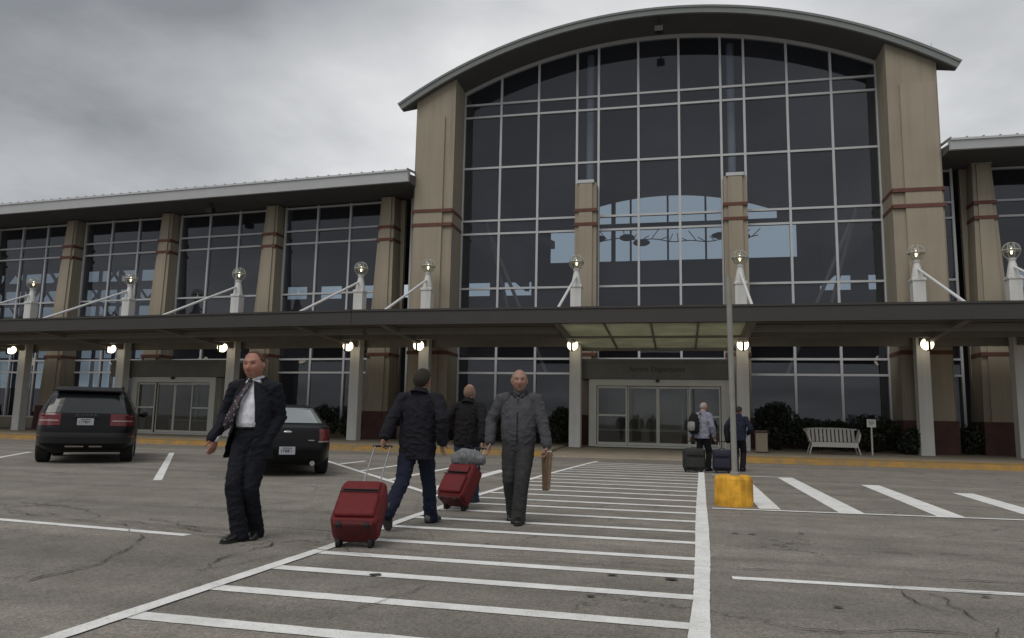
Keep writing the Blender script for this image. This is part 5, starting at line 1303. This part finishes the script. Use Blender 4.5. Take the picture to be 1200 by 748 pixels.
pts, rr = torso_pts(J, 0, lv); s = MB(); s.tube(pts, rr, 22, side=(1, 0, 0)); sleeve(s, J, 'R', .078, .068, .06, .0); sleeve(s, J, 'L', .078, .068, .06, .0)
me = voxel(s, .0085, 4); displace(me, lambda c, n: 1.2 * J['folds'](c, n)); hem(me, .86 * k); jk = thick(link('jacket', me, BLKJ, root))
a = MB(); a.tube([V(.08, .02, 1.505), V(.065, -.05, 1.52), V(0, -.078, 1.53), V(-.065, -.05, 1.52), V(-.08, .02, 1.505)], [(.012 * k, .030 * k)] * 5, 10); obj('collar', a, BLKJ, jk, smooth=True)
HR2 = (Matrix.Translation(root.location) @ Matrix.Rotation(-.02, 4, 'Z')) @ (J['A']['R'][2] + Vector((0, -.02, -.085)))

# ---- far pair at the end of the crosswalk
root, J = person('person in a lilac-grey shirt with a backpack at the end of the crosswalk', (.52, 20.45, 0), -.55, 1.80,
    dict(hip=.93, lean=.05, wristR=(.27, .12, .92), wristL=(-.27, -.10, .90), elbL=(-.6, -.9, 0), elbR=(.6, -.9, 0), ankleR=(.08, .15, .095), ankleL=(-.08, -.15, .11), yaw=-.5, nod=-.2), (.36, .19, .14), dict(trousers=DKJ, shoe=BLSHOE, hair=(.30, .27, .25)), 'f', vox=.011, hi=False, hairfn=hair_balding, seed=15)
k = J['k']; V = J['V']
lv = [(.76, .20, .15, 0), (.92, .205, .155, 0), (1.05, .20, .155, 0), (1.2, .20, .15, 0), (1.32, .205, .14, 0), (1.41, .19, .11, -.005), (1.46, .14, .09, -.01), (1.51, .085, .08, -.008)]
pts, rr = torso_pts(J, 0, lv); s = MB(); s.tube(pts, rr, 20, side=(1, 0, 0)); sleeve(s, J, 'R', .078, .068, .06); sleeve(s, J, 'L', .078, .068, .06)
me = voxel(s, .012, 3); displace(me, lambda c, n: 1.5 * J['folds'](c, n)); hem(me, .84 * k); thick(link('shirt', me, LILAC, root))
LX1 = (Matrix.Translation(root.location) @ Matrix.Rotation(-.55, 4, 'Z'))
bpk = thing('backpack', 'dark backpack with pale pockets on the back of the person in lilac-grey', 'backpack', LX1 @ Vector((-.10, -.22, 1.02)), -.55)
a = MB(); a.tube([(0, -.02, 0), (0, -.03, .12), (0, -.02, .3), (0, 0, .42)], [(.14, .09), (.155, .12), (.145, .10), (.10, .06)], 14, side=(1, 0, 0)); obj('body', a, BLKJ, bpk, smooth=True)
a = MB(); a.tube([(0, -.13, .04), (0, -.15, .12), (0, -.13, .22)], [(.10, .04), (.115, .05), (.10, .035)], 12, side=(1, 0, 0)); obj('pocket', a, cloth('pale_pocket', (.22, .21, .20)), bpk, smooth=True)
for s_ in (-1, 1):
    a = MB(); a.tube([(s_ * .09, .04, .40), (s_ * .10, .14, .46), (s_ * .10, .30, .42), (s_ * .10, .36, .25), (s_ * .10, .28, .05), (s_ * .09, .04, 0)], [(.022, .008)] * 6, 8); obj('strap', a, BLKJ, bpk, smooth=True)
root, J = person('person in a dark blue jacket standing behind the marker post, head bowed', (1.46, 20.75, 0), -.25, 1.70,
    dict(hip=.93, lean=.05, wristR=(.22, .20, 1.0), wristL=(-.30, -.02, .90), elbL=(-.6, -.9, 0), elbR=(.6, -.9, 0), ankleR=(.07, .10, .095), ankleL=(-.07, -.10, .10), yaw=-.3, nod=-.35), (.30, .16, .12), dict(trousers=DKJ, shoe=BLSHOE, hair=(.02, .015, .012)), 'g', vox=.011, hi=False, hairfn=hair_short, seed=18)
k = J['k']; V = J['V']
lv = [(.76, .19, .145, 0), (.92, .20, .152, 0), (1.05, .195, .15, 0), (1.2, .20, .148, 0), (1.32, .205, .14, 0), (1.41, .19, .11, -.005), (1.46, .14, .09, -.01), (1.53, .088, .085, -.008)]
pts, rr = torso_pts(J, 0, lv); s = MB(); s.tube(pts, rr, 20, side=(1, 0, 0)); sleeve(s, J, 'R', .078, .068, .06); sleeve(s, J, 'L', .078, .068, .06)
me = voxel(s, .012, 3); displace(me, lambda c, n: 1.5 * J['folds'](c, n)); hem(me, .85 * k); thick(link('jacket', me, BLUEJ, root))
LX2 = (Matrix.Translation(root.location) @ Matrix.Rotation(-.25, 4, 'Z'))
sb_ = thing('shoulder_bag', 'black shoulder bag at the hip of the person behind the marker post', 'bag', LX2 @ Vector((-.27, -.05, .78)), -.25)
a = MB(); a.tube([(0, 0, 0), (0, 0, .12), (0, 0, .26)], [(.07, .16), (.075, .17), (.05, .15)], 12, side=(1, 0, 0)); obj('body', a, BLKJ, sb_, smooth=True)
a = MB(); a.tube([(-.0, .12, .27), (.07, .10, .52), (.14, .02, .66), (.09, -.08, .52), (0, -.12, .27)], [(.018, .006)] * 5, 8); obj('strap', a, BLKJ, sb_, smooth=True)

# ------------------------------------------------------------------ luggage
def rbox(mb, x0, x1, y0, y1, z0, z1): mb.box(x0, x1, y0, y1, z0, z1)
REDF = solid('red_luggage_fabric', (.125, .009, .011), .62, .16, 22, bump=.35, bscale=200, spec=.3); REDD = solid('dark_red_fabric', (.075, .008, .010), .7, .15, 20, bump=.3, bscale=200); BLKF = solid('black_luggage_fabric', (.016, .016, .017), .8, .25, 20, bump=.3, bscale=200)
GRNF = solid('black_green_fabric', (.022, .024, .020), .75, .3, 16, bump=.35, bscale=160); NAVF = solid('navy_luggage_fabric', (.014, .014, .032), .7, .2, 20, bump=.3, bscale=200); HANDLE = solid('aluminium_tube', (.42, .42, .42), .35, .1, 6, metallic=.7)
def suitcase(label, loc, rz, tilt, wd, dp, ht, mat, mat2, grip=None, group='wheeled suitcases on the crosswalk', tall=.42):
    o = thing('suitcase', label, 'suitcase', loc, rz, group); o.rotation_euler = (tilt, 0, rz)
    h = wd / 2; z0 = .07
    a = MB(); a.box(-h, h, 0, dp, z0, ht); obj('body', a, mat, o, bevel=.055, seg=5, smooth=True)
    a = MB(); a.box(-h + .03, h - .03, -.045, .01, z0 + .045, ht * .66); pk = obj('front_pocket', a, mat, o, bevel=.03, seg=4, smooth=True)
    a = MB(); a.box(-h + .045, h - .045, -.035, .01, ht * .70, ht - .05); obj('front_pocket', a, mat, o, bevel=.025, seg=4, smooth=True)
    a = MB(); a.box(-h + .03, h - .03, -.052, -.044, ht * .635, ht * .65); a.box(-h + .045, h - .045, -.042, -.034, ht * .70, ht * .715); obj('zip', a, BLKF, o)
    a = MB()
    for y in (.05, dp - .05):
        rb = .06
        a.box(-h - .005, -h + .012, y - .008, y + .008, z0 + .06, ht - .06); a.box(h - .012, h + .005, y - .008, y + .008, z0 + .06, ht - .06); a.box(-h + .06, h - .06, y - .008, y + .008, ht - .012, ht + .006)
    obj('piping', a, mat2, o)
    a = MB(); a.box(-h + .03, h - .03, .012, dp - .02, z0 - .025, z0 + .03); obj('skid_guard', a, mat2, o, bevel=.025, seg=3)
    for s in (-1, 1):
        a = MB(); a.bar((s * (h - .07) - .018, dp - .03, .045), (s * (h - .07) + .018, dp - .03, .045), .045, 18); a.box(s * (h - .07) - .03, s * (h - .07) + .03, dp - .06, dp + .02, .05, .10); obj('wheel', a, BLKF, o)
        a = MB(); a.box(s * (h - .09) - .02, s * (h - .09) + .02, .01, .05, .03, .07); obj('foot', a, BLKF, o)
    a = MB(); a.tube([(-.07, dp * .5, ht - .01), (-.06, dp * .5, ht + .025), (.06, dp * .5, ht + .025), (.07, dp * .5, ht - .01)], [(.010, .014)] * 4, 8); obj('carry_handle', a, BLKF, o, smooth=True)
    a = MB(); a.box(-.035, .035, dp * .18, dp * .18 + .004 + .03, ht - .002, ht + .010); obj('label_patch', a, WHT, o)
    if tall:
        a = MB()
        for s in (-1, 1): a.bar((s * .085, dp - .045, ht - .03), (s * .085, dp - .045, ht + tall), .0085, 8)
        a.bar((-.085, dp - .045, ht - .03), (.085, dp - .045, ht - .03), .0085, 8)
        tb = obj('pull_handle', a, HANDLE, o)
        a = MB(); a.tube([(-.10, dp - .045, ht + tall), (0, dp - .045, ht + tall + .008), (.10, dp - .045, ht + tall)], [(.014, .012)] * 3, 8); obj('grip', a, BLKF, tb, smooth=True)
    return o
# the first case: wheels on the ground behind, handle up to the man's hand
def pull(label, wheels, handp, wd, dp, ht, mat, mat2, group='wheeled suitcases on the crosswalk'):
    W = Vector(wheels); d = handp - W - Vector((0, 0, .045)); rz = math.atan2(-d.x, d.y); hor = math.hypot(d.x, d.y)
    # choose the lean so that the grip point (dp-.045, ht+tall) lands on the hand
    y0 = dp - .03; wz = .0
    yl = (dp - .045) - y0
    L = math.hypot(hor, d.z); tall = math.sqrt(max(.01, L * L - yl * yl)) - ht
    ang = math.atan2(hor, d.z) - math.atan2(yl, ht + tall)
    o = suitcase(label, (0, 0, 0), rz, -ang, wd, dp, ht, mat, mat2, group=group, tall=tall)
    Rm = Matrix.Rotation(rz, 4, 'Z') @ Matrix.Rotation(-ang, 4, 'X')
    o.location = W - (Rm @ Vector((0, y0, .045))) + Vector((0, 0, .045))
    return o
c1 = pull('large red suitcase with an extended handle pulled by the man in the dark jacket', (-2.985, 6.72, 0), HL1, .44, .27, .66, REDF, REDD)
c2 = pull('red suitcase carrying a grey bag, pulled by the person in the black jacket', (-2.96, 9.86, 0), HR2, .43, .26, .60, REDF, REDD)
Rm = Matrix.Rotation(c2.rotation_euler.z, 4, 'Z') @ Matrix.Rotation(c2.rotation_euler.x, 4, 'X')
dfl = thing('duffel_bag', 'crumpled grey bag riding on top of the red suitcase', 'bag', c2.location + Rm @ Vector((.02, .10, .60)), c2.rotation_euler.z)
a = MB(); a.tube([(-.20, 0, .09), (-.08, -.01, .115), (.05, 0, .11), (.20, .02, .10)], [(.09, .10), (.12, .13), (.115, .125), (.08, .09)], 18, side=(0, 1, 0))
me = voxel(a, .010, 3); displace(me, lambda c, n: .018 * noise.noise(c * 8) + .006 * noise.noise(c * 20)); link('body', me, cloth('crumpled_grey_fabric', (.15, .155, .16), var=.3), dfl)
a = MB(); a.tube([(-.08, 0, .20), (-.05, .0, .27), (.04, .02, .275), (.08, .02, .20)], [(.014, .006)] * 4, 8); obj('handle', a, BLKF, dfl, smooth=True)
suitcase('bulky black-green suitcase, the left of the two standing at the crosswalk end', (.33, 19.75, 0), .18, -.06, .52, .32, .60, GRNF, BLKF, tall=.18)
suitcase('dark navy suitcase between the black-green one and the marker post', (.98, 19.85, 0), -.1, -.04, .46, .28, .58, NAVF, BLKF, tall=.2)
